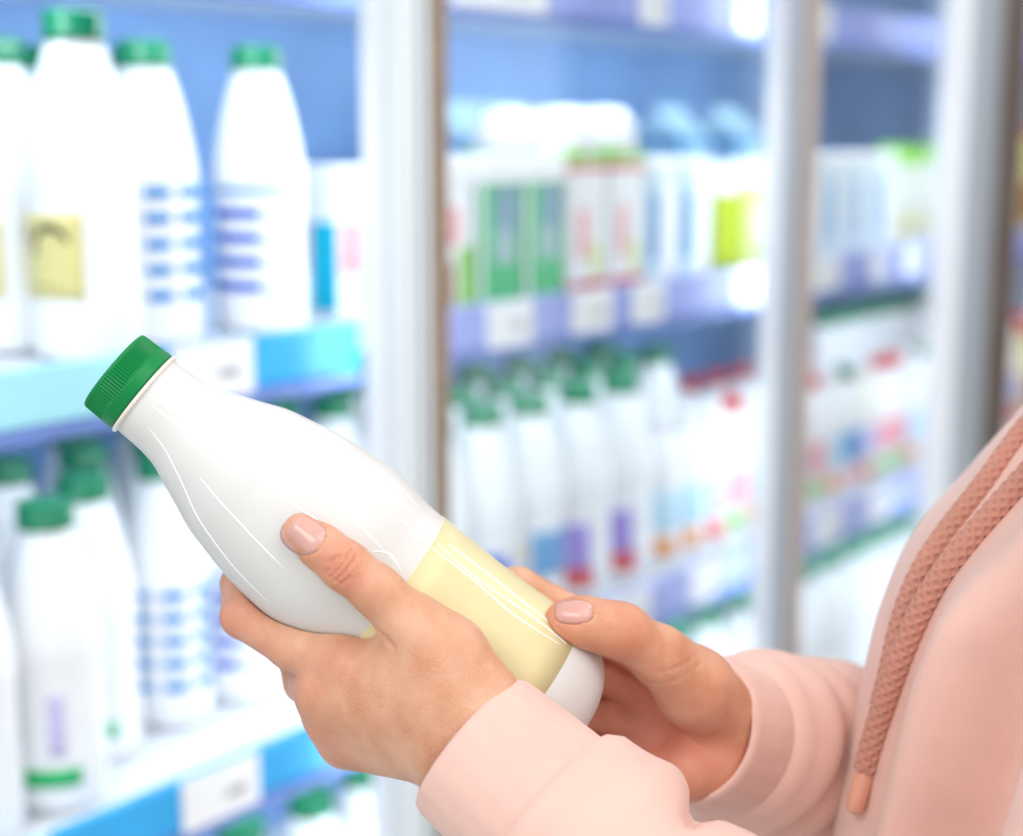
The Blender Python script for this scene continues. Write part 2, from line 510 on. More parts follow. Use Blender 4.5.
def make_carton(w, d, h, body, top, panels, bands, name='drink_carton'):
    """carton whose front looks to -Y; panels: (x0, x1, z0, z1, m) on the front, bands wrap round"""
    t = empty(name)
    box('carton_body', (-w / 2, -d / 2, 0), (w / 2, d / 2, h), body, t, .004)
    for (z0, z1, m) in bands:
        box('printed_band', (-w / 2 - .0007, -d / 2 - .0007, z0), (w / 2 + .0007, d / 2 + .0007, z1), m, t, .004)
    for (x0, x1, z0, z1, m) in panels:
        box('printed_panel', (-w / 2 + w * x0, -d / 2 - .0013, h * z0), (-w / 2 + w * x1, -d / 2 + .001, h * z1), m, t)
        box('printed_panel', (-w / 2 - .0013, -d / 2 + d * (1 - x1), h * z0), (-w / 2 + .001, -d / 2 + d * (1 - x0), h * z1), m, t)
    kind, tm, th = top
    if kind == 'gable':
        vs = [(-w / 2, -d / 2, h), (w / 2, -d / 2, h), (w / 2, d / 2, h), (-w / 2, d / 2, h), (-w / 2, 0, h + th * .75), (w / 2, 0, h + th * .75), (-w / 2, -.002, h + th), (w / 2, -.002, h + th), (-w / 2, .002, h + th), (w / 2, .002, h + th)]
        vs[4] = (-w / 2 + .006, -.003, h + th * .72); vs[5] = (w / 2 - .006, -.003, h + th * .72)
        vs += [(-w / 2 + .006, .003, h + th * .72), (w / 2 - .006, .003, h + th * .72)]
        fs = [(0, 1, 5, 4), (2, 3, 10, 11), (3, 0, 4, 10), (1, 2, 11, 5), (4, 5, 7, 6), (11, 10, 8, 9), (10, 4, 6, 8), (5, 11, 9, 7), (6, 7, 9, 8)]
        mesh_obj('gable_top', vs, fs, tm, t, False)
    elif kind == 'dome':
        r = min(w, d) * .52
        v, f = lathe([(r, h - .004), (r * 1.04, h), (r * 1.04, h + th * .35), (r * .93, h + th * .7), (r * .62, h + th * .95), (.001, h + th)], 28)
        mesh_obj('domed_lid', v, f, tm, t)
    elif kind == 'lid':
        box('flat_lid', (-w / 2 - .003, -d / 2 - .003, h - .004), (w / 2 + .003, d / 2 + .003, h + th), tm, t, .005)
    elif kind == 'cap':
        v, f = lathe([(w * .28, h - .002), (w * .28, h + th), (w * .22, h + th + .003), (.001, h + th + .003)], 24)
        mesh_obj('screw_cap', v, f, tm, t)
    return t

PROTO = {}
def proto(key, fn):
    """first call builds the thing, later calls copy it"""
    if key not in PROTO:
        PROTO[key] = fn(); return PROTO[key]
    return copy_tree(PROTO[key])
PLACED = []
def put(o, X, Y, z, label, cat, group=None, rz=0.0):
    sx, sy = {'milk_bottle': (.049, .049), 'yoghurt_bottle': (.0325, .0325)}.get(o.name.split('.')[0], (.0445, .0445))
    if 'gable-top' in label: sx = sy = .053
    moved = True
    while moved:
        moved = False
        for (qx, qy, qz, qsx, qsy) in PLACED:
            rnd = .0485 < sx < .05 and .0485 < qsx < .05
            if abs(qz - z) < .01 and abs(qx - X) < sx + qsx and abs(qy - Y) < sy + qsy and not (rnd and math.hypot(qx - X, qy - Y) > .0985):
                X += .003; moved = True
    PLACED.append((X, Y, z, sx, sy))
    o.location = (X, Y, z); o.rotation_euler.z = rz
    tag(o, label, cat, group)
    return o
BOT = lambda k: (lambda: make_bottle(k))
WHERE1U = 'on the open upper shelf'; WHERE1L = 'on the open lower shelf'
zu, zl, zt = SH['upper'] + .0005, SH['lower'] + .0005, SH['third'] + .0005
# --- open bay, upper shelf
for px, dy, k, lab in ((3, .165, 'gold', 'green-capped milk bottle with gold label cut by the left picture edge, open upper shelf'),
                       (66, .068, 'gold', 'tall white milk bottle with gold label and dark arc mark on the open upper shelf'),
                       (150, .100, 'stripes', 'white milk bottle with dashed blue stripes beside the gold-labelled bottle, open upper shelf'),
                       (260, .090, 'rings', 'white milk bottle with dark blue rings, rightmost bottle on the open upper shelf')):
    Y = YR + dy; o = put(proto(('b', k), BOT(k)), x_at(px, Y, zu + .14), Y, zu, lab, 'bottle', 'milk bottles on the open upper shelf')
    if px == 66: o.scale = (1.06, 1.06, 1.07)
for i, (px, dy) in enumerate(((45, .27), (112, .21))):
    Y = YR + dy; put(proto(('b', 'plain'), BOT('plain')), x_at(px, Y, zu + .14), Y, zu, ('left' if i == 0 else 'right') + ' one of two plain bottles in the second row, open upper shelf', 'bottle', 'second row bottles, open upper shelf')
pk = lambda: make_carton(.085, .075, .165, m_wcard, ('lid', m_wcard, .006), ((.45, .98, .05, .66, mat('turquoise_print', (.0, .50, .72), .4, noise=.1)), (.04, .40, .30, .66, m_pink)), ())
put(proto(('c', 'cyan'), pk), x_at(340, YR + .12, zu + .08), YR + .12, zu, 'white carton with cyan and pink print right of the bottles, against the first post', 'carton')
# --- open bay, lower shelf
n = 0
for px, dy, k, lab in ((-34, .07, 'greenfoot', 'white bottle cut by the left picture edge on the open lower shelf'),
                       (42, .075, 'greenfoot', 'green-capped bottle with a green foot band, nearest on the open lower shelf'),
                       (92, .140, 'greenfoot', 'green-capped bottle with green foot band, right behind the nearest one, open lower shelf'),
                       (168, .155, 'stripes', 'green-capped bottle with dashed blue stripes on the open lower shelf'),
                       (238, .150, 'rings', 'blue-ringed bottle on the open lower shelf partly hidden by the held bottle')):
    Y = YR + dy; put(proto(('b', k), BOT(k)), x_at(px, Y, zl + .10), Y, zl, lab, 'bottle', 'milk bottles on the open lower shelf')
for i, (px, dy) in enumerate(((10, .265), (82, .265), (132, .265), (200, .265), (262, .265), (315, .265), (350, .265), (75, .375), (140, .375), (210, .375), (280, .375), (345, .375))):
    Y = YR + dy; put(proto(('b', 'plain'), BOT('plain')), x_at(px, Y, zl + .2), Y, zl, ORD[i if i < 7 else i - 7] + ' plain bottle from the left in the ' + ('middle' if i < 7 else 'rear') + ' row, open lower shelf', 'bottle', 'back rows of bottles, open lower shelf')
# --- open bay, third shelf
for i, px in enumerate((175, 240, 300, 352)):
    Y = YR + .075 + .012 * (i % 2); put(proto(('b', 'plain'), BOT('plain')), x_at(px, Y, zt + .28), Y, zt, ORD[i] + ' green-capped bottle from the left on the bottom shelf below blue rail', 'bottle', 'bottles on the bottom shelf')
# --- glass bays, upper shelf
cA1 = lambda: make_carton(.078, .078, .150, m_wcard, ('lid', m_wcard, .030), ((.10, .62, .52, .82, m_pink), (.2, .5, .05, .4, m_brown), (.62, .95, .02, .5, m_leaf)), ())
cA2 = lambda: make_carton(.078, .078, .150, m_wcard, ('lid', m_wcard, .030), ((.06, .95, .02, .98, m_greenink), (.30, .90, .60, .96, m_purple), (.28, .85, .34, .62, m_lilac)), ())
cB = lambda: make_carton(.080, .080, .185, m_wcard, ('dome', m_wcard, .055), ((.2, .45, .25, .60, m_pink), (.05, .95, .02, .09, m_red), (.55, .8, .12, .35, m_plime)), ((.156, .168, m_red), (.168, .186, m_leaf)))
cC = lambda: make_carton(.078, .078, .155, m_sky, ('lid', m_wcard, .016), ((.35, .95, .05, .95, m_wcard), (.10, .3, .2, .8, m_cyanink)), ())
cD = lambda: make_carton(.085, .085, .120, m_lime, ('dome', m_wcard, .035), (), ())
cE = lambda: make_carton(.085, .085, .130, m_plime, ('dome', m_wcard, .035), ((.3, .8, .35, .7, m_wcard),), ())
cF = lambda: make_carton(.078, .078, .150, m_cream, ('gable', m_leaf, .035), ((.2, .8, .15, .45, m_olive),), ())
cG = lambda: make_carton(.105, .105, .20, m_mid, ('gable', m_sky, .05), ((.1, .9, .5, .9, m_sky),), ())
rows = [(446, cA1, 'A1', 'white carton with pink and brown print next to the first post, upper shelf behind glass'),
        (488, cA2, 'A2', 'green and purple carton with white lid, left one of its pair on the upper shelf'),
        (519, cA2, 'A2', 'green and purple carton with white lid, right one of its pair on the upper shelf'),
        (557, cB, 'B', 'white carton with red and green collar and domed lid, left one of its pair'),
        (603, cB, 'B', 'white carton with red and green collar and domed lid, right one of its pair'),
        (645, cC, 'C', 'light blue carton with white lid right of the domed-lid cartons'),
        (675, cC, 'C', 'light blue carton with white lid directly left of the olive green pack'),
        (704, cD, 'D', 'olive green pack with white domed lid on the upper shelf behind glass'),
        (742, cE, 'E', 'pale lime pack with white domed lid beside the second post'),
        (775, cE, 'E', 'pale lime pack with white domed lid hidden behind the second post')]
for px, fn_, key, lab in rows:
    Y = YR + .065; put(proto(('c', key), fn_), x_at(px, Y - .03, zu + .08), Y, zu, lab, 'carton', 'packs on the upper shelf behind the first glass door')
for i, px in enumerate((806, 824, 842, 860)):
    Y = YR + .065; put(proto(('c', 'C'), cC), x_at(px, Y - .03, zu + .08), Y, zu, ORD[i] + ' light blue carton from the left, upper shelf, second glass door', 'carton', 'light blue cartons behind the second glass door')
for i, px in enumerate((879, 895, 911, 925)):
    Y = YR + .065; put(proto(('c', 'F'), cF), x_at(px, Y - .03, zu + .08), Y, zu, ORD[i] + ' cream carton with green gable from the left, upper shelf, second glass door', 'carton', 'cream cartons behind the second glass door')
for px, fn_, key, lab in ((505, cB, 'B', 'domed-lid carton standing in the second row behind the green cartons'),
                          (540, cB, 'B', 'domed-lid carton standing in the second row behind the red-collared pair'),
                          (575, cB, 'B', 'domed-lid carton in the second row, rightmost behind the red-collared pair')):
    Y = YR + .165; put(proto(('c', key), fn_), x_at(px, Y, zu + .17), Y, zu, lab, 'carton', 'second row of domed-lid cartons')
for i, px in enumerate((460, 500, 670, 725)):
    Y = YR + .33; o = put(proto(('c', 'G'), cG), x_at(px, Y, zu + .15), Y, zu, ORD[i] + ' blue gable-top carton from the left, back row of the upper shelf', 'carton', 'blue gable-top cartons in the back row')
# --- glass bays, lower shelf: milk bottles, then slim coloured bottles
kinds = ['bluefoot', 'bluefoot', 'orangefoot', 'purplefoot', 'purplefoot']
for i, px in enumerate((432, 478, 529, 577, 620)):
    k = kinds[i]; Y = YR + .075
    put(proto(('b', k), BOT(k)), x_at(px, Y, zl + .2), Y, zl, ORD[i] + ' green-capped milk bottle from the left, front row, lower shelf behind glass', 'bottle', 'green-capped milk bottles behind glass')
for i, px in enumerate((455, 500, 545, 585, 620, 655)):
    Y = YR + .19; put(proto(('b', 'plain'), BOT('plain')), x_at(px, Y, zl + .2), Y, zl, ORD[i] + ' green-capped bottle from the left, second row, lower shelf, first glass door', 'bottle', 'second row of bottles behind the first glass door')
for i, px in enumerate((475, 520, 560, 600)):
    Y = YR + .30; put(proto(('b', 'plain'), BOT('plain')), x_at(px, Y, zl + .2), Y, zl, ORD[i] + ' green-capped bottle from the left, third row, lower shelf, first glass door', 'bottle', 'third row of bottles behind the first glass door')
SL = [('s1', m_wcard, m_sky, m_wcard, m_orange), ('s2', m_wcard, m_pink, m_red, m_leaf), ('s3', m_cream, m_lilac, m_wcard, m_red), ('s4', m_wcard, m_mid, m_gcap, m_pink)]
slim_names = ['slim bottle with pale blue band', 'slim bottle with pink band and red cap', 'slim bottle with lilac band', 'slim bottle with blue band and green cap']
seq = [0, 0, 2, 1, 0, 2, 3, 1]
for i, px in enumerate((655, 675, 694, 712, 730, 745, 760, 774)):
    q = SL[seq[i]]; Y = YR + .055
    put(proto(q[0], lambda q=q: make_slim(*q[1:])), x_at(px, Y, zl + .1), Y, zl, slim_names[seq[i]] + ', ' + ORD[i] + ' right of milk bottles behind glass', 'bottle', 'slim bottles behind the first glass door')
for i in range(14):
    q = SL[(i * 3 + i // 4) % 4]; Y = YR + .055; px = 805 + i * 9.0
    put(proto(q[0], lambda q=q: make_slim(*q[1:])), x_at(px, Y, zl + .1), Y, zl, slim_names[(i * 3 + i // 4) % 4] + ', ' + ORD[i] + ' behind second door', 'bottle', 'slim bottles behind the second glass door')
for i, px in enumerate((690, 715, 740, 765, 800)):
    q = ('s2', m_wcard, m_pink, m_red, m_leaf); Y = YR + .20
    put(proto(q[0], lambda q=q: make_slim(*q[1:])), x_at(px, Y, zl + .1), Y, zl, ORD[i] + ' red-capped slim bottle from the left, second row, lower shelf behind glass', 'bottle', 'red-capped bottles in the second row')
for i, px in enumerate((815, 835, 855, 875, 895, 915)):
    Y = YR + .20; put(proto(('b', 'plain'), BOT('plain')), x_at(px, Y, zl + .2), Y, zl, ORD[i] + ' green-capped bottle from the left, second row, lower shelf, second glass door', 'bottle', 'second row of bottles behind the second glass door')
# --- glass bays, bottom shelf
for i, px in enumerate((560, 600, 638, 672, 704, 734, 762)):
    Y = YR + .075; put(proto(('b', 'plain'), BOT('plain')), x_at(px, Y, zt + .2), Y, zt, ORD[i] + ' white green-capped bottle from the left, bottom shelf, first glass door', 'bottle', 'bottom shelf bottles behind the first glass door')
for i, px in enumerate((800, 820, 840, 859, 877, 894, 910)):
    Y = YR + .075; put(proto(('b', 'plain'), BOT('plain')), x_at(px, Y, zt + .2), Y, zt, ORD[i] + ' white green-capped bottle from the left, bottom shelf, second glass door', 'bottle', 'bottom shelf bottles behind the second glass door')
cO = lambda: make_carton(.09, .09, .20, m_orange, ('gable', m_wcard, .04), ((.1, .9, .3, .7, m_olive),), ())
cY = lambda: make_carton(.09, .09, .20, m_olive, ('gable', m_red, .04), ((.1, .9, .1, .5, m_brown),), ())
for i, (X, zz_, sname) in enumerate(((3.20, zu, 'upper'), (3.31, zu, 'upper'), (3.20, zl, 'lower'), (3.31, zl, 'lower'))):
    put(proto(('c', 'O' if i in (0, 3) else 'Y'), cO if i in (0, 3) else cY), X, YR + .07, zz_, ('orange' if i in (0, 3) else 'gold and red') + ' gable-top carton beyond the dark end panel, ' + sname + ' shelf', 'carton', 'warm coloured cartons beyond the end panel')
# --- price cards slid into the rails
m_smudge = mat('grey_print', (.45, .47, .5), .5, noise=.2)
def card(X0, X1, z, label, group=None):
    t = empty('price_card', ((X0 + X1) / 2, YR - .012, z - .040))
    w2 = (X1 - X0) / 2
    box('card', (-w2, -.0015, -.008), (w2, .0015, .052), m_wcard, t)
    box('printed_mark', (w2 * .1, -.0022, .016), (w2 * .65, -.0010, .026), m_smudge, t)
    tag(t, label, 'price card', group)
    return t
def card_px(a, b, z, label, group=None):
    return card(x_at(a, YR - .012, z), x_at(b, YR - .012, z), z, label, group)
card_px(172, 252, SH['upper'], 'large white price card on the upper blue rail behind the bottle cap', 'price cards')
card_px(182, 258, SH['lower'], 'large white price card on the lower blue rail left of the hand', 'price cards')
G = 'small price cards behind glass'
for i, (a, b) in enumerate(((488, 532), (572, 612), (632, 664), (735, 762))):
    card_px(a, b, SH['upper'], ORD[i] + ' small white price card from the left, upper rail, first glass door', G)
for i, (a, b) in enumerate(((806, 840), (872, 884), (905, 915))):
    card_px(a, b, SH['upper'], ORD[i] + ' small white price card from the left, upper rail, second glass door', G)
for i, (a, b) in enumerate(((452, 546), (640, 668), (734, 760))):  # second and third cards are added to stand for bright light spots
    card_px(a, b, SH['top'], ORD[i] + ' white card from the left, topmost rail, first glass door', G)
card_px(815, 832, SH['top'], 'white price card on the topmost rail behind the second glass door', G)
for i, (a, b) in enumerate(((612, 650), (690, 715))):
    card_px(a, b, SH['lower'], ORD[i] + ' small white price card from the left, lower rail, first glass door', G)
for i, (a, b) in enumerate(((815, 840), (870, 890))):
    card_px(a, b, SH['lower'], ORD[i] + ' small white price card from the left, lower rail, second glass door', G)

#@@HELD
# ================================================================== the bottle held in both hands
K = 0.70 / F                                   # metres per pixel at the bottle
AX = RT * .773 - UP * .635                     # from the cap to the foot
_mid = P(120, 368.5, .70) + AX * 300 * K
AX = AX * math.cos(math.radians(7)) + FW * math.sin(math.radians(7))   # the cap end leans a little to the camera
A0 = _mid - AX * 300 * K
BL = 585 * K
PROF_PX = [(38, 43), (55, 44), (72, 45), (90, 48.5), (110, 57), (130, 65), (155, 75.5), (180, 82), (204, 87.5), (225, 91), (245, 93.3), (270, 95.5), (292, 95), (310, 92.5), (330, 90), (380, 89), (430, 89.3), (480, 91.5), (510, 93), (530, 92), (550, 86), (568, 75), (580, 58), (584, 40), (585, 1)]
PR = smooth_prof([(r, s_) for s_, r in PROF_PX], 5)
def held_r(s_):
    return np.interp(s_, PR[:, 1] * K, PR[:, 0] * K)
B0 = A0 + AX * BL                              # centre of the foot
Xl = -FW + AX * (FW @ AX); Xl = Xl / np.linalg.norm(Xl); Zl = -AX; Yl = np.cross(Zl, Xl)
hb = empty('milk_bottle')
hb.matrix_world = Matrix.Translation(B0) @ Matrix((Xl, Yl, Zl)).transposed().to_4x4()
tag(hb, 'large white milk bottle with ribbed green cap and cream label, held in both hands', 'bottle')
m_hb = mat('held_white_plastic', (.705, .70, .67), .42, noise=.02, nscale=8, coat=.06, spec=.35)
m_film = mat('highlight_film_crease', (.97, .97, .97), .10, coat=1.0, spec=.8)  # crease highlights put into the base colour, whiter than the bottle wall
m_lab = mat('cream_label', (.74, .66, .37), .45, noise=.06, nscale=25, coat=.06, spec=.35)
m_hcap = mat('held_green_cap', (.0, .21, .05), .35, noise=.1, nscale=60, spec=.25)
v, f = lathe([(r * K, BL - s_ * K) for r, s_ in PR][::-1], 128)
body_o = mesh_obj('bottle_body', v, f, m_hb, hb)
hr = lambda z: float(held_r(BL - z))
lb = band('label_band', BL - 517 * K, BL - 345 * K, m_lab, hb, -180, 180, .0003, 128, hr)
# cap with ribs
nr = 84; SEG = nr * 4
vs, fs = [], []
capst = [(.5, 1, 0), (30, 1, 0), (40, .2, 0), (43.4, 1.2, 0), (44.6, 3.2, .35), (44.8, 6, 1), (45.2, 21, 1), (45.4, 23.5, .3), (45.6, 25, 0), (46.0, 31, 0), (46.2, 35, 0), (45.2, 36.3, 0), (43, 36.5, 0)]
for (r, s_, amp) in capst:
    for k in range(SEG):
        a = 2 * math.pi * k / SEG
        rr = (r - amp * (1.3 if k % 4 in (0,) else (.65 if k % 4 in (1, 3) else 0))) * K
        vs.append((rr * math.cos(a), rr * math.sin(a), BL - s_ * K))
for i in range(len(capst) - 1):
    for k in range(SEG):
        k2 = (k + 1) % SEG
        fs.append((i * SEG + k, (i + 1) * SEG + k, (i + 1) * SEG + k2, i * SEG + k2))
cap_o = mesh_obj('cap', vs, fs, m_hcap, hb, False)
v, f = lathe([(43 * K, BL - 41.2 * K), (46.2 * K, BL - 40.8 * K), (47.0 * K, BL - 39 * K), (46.2 * K, BL - 37.2 * K), (43 * K, BL - 36.8 * K)], 96)
mesh_obj('neck_ring', v, f, mat('ring_plastic', (.86, .80, .70), .3, noise=.03), hb)
# creases of the shrink film: fine raised ridges running down the shoulder and over the label
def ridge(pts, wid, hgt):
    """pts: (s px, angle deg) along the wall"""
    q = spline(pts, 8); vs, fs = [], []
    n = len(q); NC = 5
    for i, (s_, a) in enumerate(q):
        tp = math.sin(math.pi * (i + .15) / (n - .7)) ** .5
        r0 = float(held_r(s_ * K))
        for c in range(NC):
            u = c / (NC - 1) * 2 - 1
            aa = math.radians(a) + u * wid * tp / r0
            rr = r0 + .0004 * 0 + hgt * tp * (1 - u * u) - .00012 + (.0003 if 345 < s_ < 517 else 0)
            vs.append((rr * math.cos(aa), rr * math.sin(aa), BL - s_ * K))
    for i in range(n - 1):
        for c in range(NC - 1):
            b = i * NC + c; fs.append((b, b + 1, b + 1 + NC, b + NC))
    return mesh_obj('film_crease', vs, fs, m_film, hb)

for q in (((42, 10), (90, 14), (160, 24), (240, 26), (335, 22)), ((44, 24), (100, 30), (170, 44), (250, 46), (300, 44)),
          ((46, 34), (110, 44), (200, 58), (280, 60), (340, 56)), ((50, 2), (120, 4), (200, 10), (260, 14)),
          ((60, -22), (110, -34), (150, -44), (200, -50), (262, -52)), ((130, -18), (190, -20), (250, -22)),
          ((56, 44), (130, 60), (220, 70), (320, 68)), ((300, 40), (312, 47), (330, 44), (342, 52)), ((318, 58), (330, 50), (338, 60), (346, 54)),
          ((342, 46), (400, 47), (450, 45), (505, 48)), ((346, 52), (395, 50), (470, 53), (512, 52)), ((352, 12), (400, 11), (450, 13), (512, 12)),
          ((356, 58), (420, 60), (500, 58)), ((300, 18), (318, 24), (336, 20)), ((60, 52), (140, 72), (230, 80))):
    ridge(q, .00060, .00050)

#@@PERSON
# ================================================================== the person
pr = empty('person', tuple(P(1150, 600, .76) * np.array([1, 1, 0])))
tag(pr, 'person in a pink hooded sweatshirt holding a milk bottle in both hands', 'person')
bpy.context.view_layer.update()
def to_person(o):
    o.parent = pr; o.matrix_parent_inverse = pr.matrix_world.inverted()
    return o
m_skin = bpy.data.materials.new('skin'); m_skin.use_nodes = True
def build_skin(m):
    nt = m.node_tree; b = nt.nodes['Principled BSDF']
    tc = nt.nodes.new('ShaderNodeTexCoord')
    n = nt.nodes.new('ShaderNodeTexNoise'); n.inputs['Scale'].default_value = 55; n.inputs['Detail'].default_value = 5
    nt.links.new(tc.outputs['Object'], n.inputs['Vector'])
    r = nt.nodes.new('ShaderNodeValToRGB')
    r.color_ramp.elements[0].position = .32; r.color_ramp.elements[1].position = .70
    r.color_ramp.elements[0].color = (.61, .28, .155, 1); r.color_ramp.elements[1].color = (.74, .42, .265, 1)
    nt.links.new(n.outputs['Fac'], r.inputs['Fac'])
    at = nt.nodes.new('ShaderNodeAttribute'); at.attribute_name = 'flush'
    mx = nt.nodes.new('ShaderNodeMix'); mx.data_type = 'RGBA'
    nt.links.new(at.outputs['Fac'], mx.inputs['Factor']); nt.links.new(r.outputs['Color'], mx.inputs['A'])
    mx.inputs['B'].default_value = (.66, .19, .13, 1)
    nt.links.new(mx.outputs['Result'], b.inputs['Base Color'])
    b.inputs['Roughness'].default_value = .42
    b.inputs['Subsurface Weight'].default_value = .25
    b.inputs['Subsurface Radius'].default_value = (1, .35, .2); b.inputs['Subsurface Scale'].default_value = .003
    v = nt.nodes.new('ShaderNodeTexVoronoi'); v.inputs['Scale'].default_value = 1300
    mp = nt.nodes.new('ShaderNodeMapping'); mp.inputs['Scale'].default_value = (1, 1, .45)
    nt.links.new(tc.outputs['Object'], mp.inputs['Vector']); nt.links.new(mp.outputs['Vector'], v.inputs['Vector'])
    bp = nt.nodes.new('ShaderNodeBump'); bp.inputs['Strength'].default_value = .6; bp.inputs['Distance'].default_value = .0004
    nt.links.new(v.outputs['Distance'], bp.inputs['Height']); nt.links.new(bp.outputs['Normal'], b.inputs['Normal'])
build_skin(m_skin)
m_nail = mat('fingernail', (.70, .37, .31), .28, noise=.10, nscale=90, coat=.3, sss=.15)

def bottle_sdf(p):
    q = p - A0; s_ = q @ AX
    rho = np.linalg.norm(q - s_[:, None] * AX, axis=1)
    return np.maximum((rho - held_r(np.clip(s_, 36 * K, 584 * K))) * .9, s_ - BL)
def cyl(s_px, phi, gap):
    """point round the bottle: s along it (px), phi degrees (0 camera side, 90 upper edge, -90 lower edge, 180 far side), gap mm from the wall"""
    a = math.radians(phi); n_ = RT * .635 + UP * .773
    r = float(held_r(s_px * K)) + gap / 1000
    return A0 + AX * s_px * K + r * (Xl * math.cos(a) + n_ * math.sin(a))
mm = lambda *a: [x / 1000 for x in a]

# ---- left hand (nearer the camera)
L_thumb = [J(300.5, 531, 48), J(321, 547, 49.5), J(345, 566, 51), J(377, 591, 50.5), J(414, 627, 48)]
L_thumb_r = mm(7.4, 9.0, 10.0, 10.2, 12.4)
L_idx = [J(346, 661, 27), J(292, 646, 18), J(243, 616, 3), cyl(232, -118, 8.5), cyl(222, -150, 8.0)]
L_idx_r = mm(12.0, 10.2, 9.6, 8.4, 7.4)
L_mid = [J(326, 690, 24), J(305, 682, -12), cyl(282, -125, 9), cyl(258, -155, 8)]
L_mid_r = mm(11.5, 9.2, 8.8, 7.6)
L_rng = [J(334, 716, 14), J(322, 708, -26), cyl(318, -135, 9), cyl(308, -165, 8)]
L_rng_r = mm(10.8, 9.4, 8.4, 7.4)
L_lit = [J(350, 740, 4), J(346, 728, -34), cyl(370, -140, 8), cyl(362, -168, 7)]
L_lit_r = mm(10.0, 8.2, 7.2, 6.4)
L_wr = J(478, 733, 52)
L_fa = J(680, 868, 84)
def hand_L(p, cut=True):
    palm = chain(p, [J(440, 700, 47), J(346, 661, 27)], mm(15, 11.8), .006)
    palm = smin(palm, cone(p, J(446, 716, 46), J(326, 690, 22), *mm(15, 11.8)), .016)
    palm = smin(palm, cone(p, J(446, 735, 43), J(334, 716, 13), *mm(14, 12.0)), .016)
    palm = smin(palm, cone(p, J(444, 754, 38), J(345, 744, 5), *mm(13, 10.8)), .014)
    palm = smin(palm, chain(p, [J(414, 627, 46), J(446, 658, 48), J(478, 704, 50)], mm(13.5, 15.5, 16), .012), .016)
    palm = smin(palm, cone(p, J(410, 664, 36), J(440, 700, 43), *mm(13, 16)), .012)
    # wrist: two bones side by side
    palm = smin(palm, cone(p, J(484, 714, 50), J(610, 848, 78), *mm(16.5, 22)), .012)
    palm = smin(palm, cone(p, J(462, 752, 46), J(590, 872, 76), *mm(16, 22)), .016)
    d = smin(palm, chain(p, L_thumb, L_thumb_r, .004), .005)
    for pts, rd, k in ((L_idx, L_idx_r, .006), (L_mid, L_mid_r, .006), (L_rng, L_rng_r, .006), (L_lit, L_lit_r, .006)):
        d = np.minimum(d, smin(palm, chain(p, pts, rd, .003), k))
    if cut: d = smax(d, .0002 - bottle_sdf(p), .0012)
    return d
# ---- right hand (behind the bottle)
R_thumb = [J(563, 620, 8), J(583, 622, 8), J(622, 631, 4), J(660, 656, -8), J(695, 684, -22)]
R_thumb_r = mm(7.6, 9.0, 10.0, 11.0, 15.0)
R_idx = [J(668, 664, -44), J(612, 637, -46), cyl(464, 133, 6.5), cyl(430, 152, 7.0), cyl(400, 172, 8)]
R_idx_r = mm(12, 10, 9.2, 8.4, 7.4)
R_mid = [J(660, 700, -52), J(610, 676, -54), cyl(500, 170, 9), cyl(470, 195, 8)]
R_mid_r = mm(12, 10, 9, 7.6)
R_rng = [J(655, 735, -52), J(610, 718, -54), cyl(530, 205, 9), cyl(500, 225, 8)]
R_rng_r = mm(11.5, 9.8, 8.6, 7.4)
R_lit = [J(658, 768, -46), J(622, 756, -46), cyl(555, 235, 8.5), cyl(540, 255, 7.5)]
R_lit_r = mm(10.5, 8.8, 7.6, 6.6)
def hand_R(p, cut=True):
    palm = cone(p, J(716, 712, -52), J(668, 664, -46), *mm(15, 12))
    palm = smin(palm, cone(p, J(716, 728, -54), J(660, 700, -53), *mm(15, 12)), .010)
    palm = smin(palm, cone(p, J(714, 748, -54), J(655, 735, -52), *mm(15, 12)), .010)
    palm = smin(palm, cone(p, J(708, 772, -50), J(658, 768, -44), *mm(15, 12)), .010)
    palm = smin(palm, chain(p, [J(660, 656, -8), J(693, 686, -24), J(726, 716, -44)], mm(11.4, 16.5, 18), .010), .010)   # ball of the thumb
    palm = smin(palm, cone(p, J(690, 770, -36), J(722, 758, -46), *mm(14, 17)), .010)          # heel of the hand
    palm = smin(palm, cone(p, J(732, 722, -60), J(850, 762, -185), *mm(17, 24)), .012)
    palm = smin(palm, cone(p, J(722, 754, -60), J(850, 790, -185), *mm(17, 24)), .016)
    d = smin(palm, chain(p, R_thumb, R_thumb_r, .012), .005)
    for pts, rd in ((R_idx, R_idx_r), (R_mid, R_mid_r), (R_rng, R_rng_r), (R_lit, R_lit_r)):
        d = np.minimum(d, smin(palm, chain(p, pts, rd, .003), .005))
    if cut: d = smax(d, .0002 - bottle_sdf(p), .0012)
    return d
RES = .0009
def bbox(lists, pad):
    a = np.concatenate([np.array(q) for q in lists]); return a.min(0) - pad, a.max(0) + pad
lo, hi = bbox([L_thumb, L_idx, L_mid, L_rng, L_lit, [L_wr, J(560, 805, 70)]], .026)
VL, FL = surface_nets(hand_L, lo, hi, RES)
VL = relax(VL, FL, 2)
lo, hi = bbox([R_thumb, R_idx, R_mid, R_rng, R_lit, [J(735, 738, -56), J(810, 760, -100)]], .028)
VR, FR_ = surface_nets(hand_R, lo, hi, RES)
VR = relax(VR, FR_, 2)

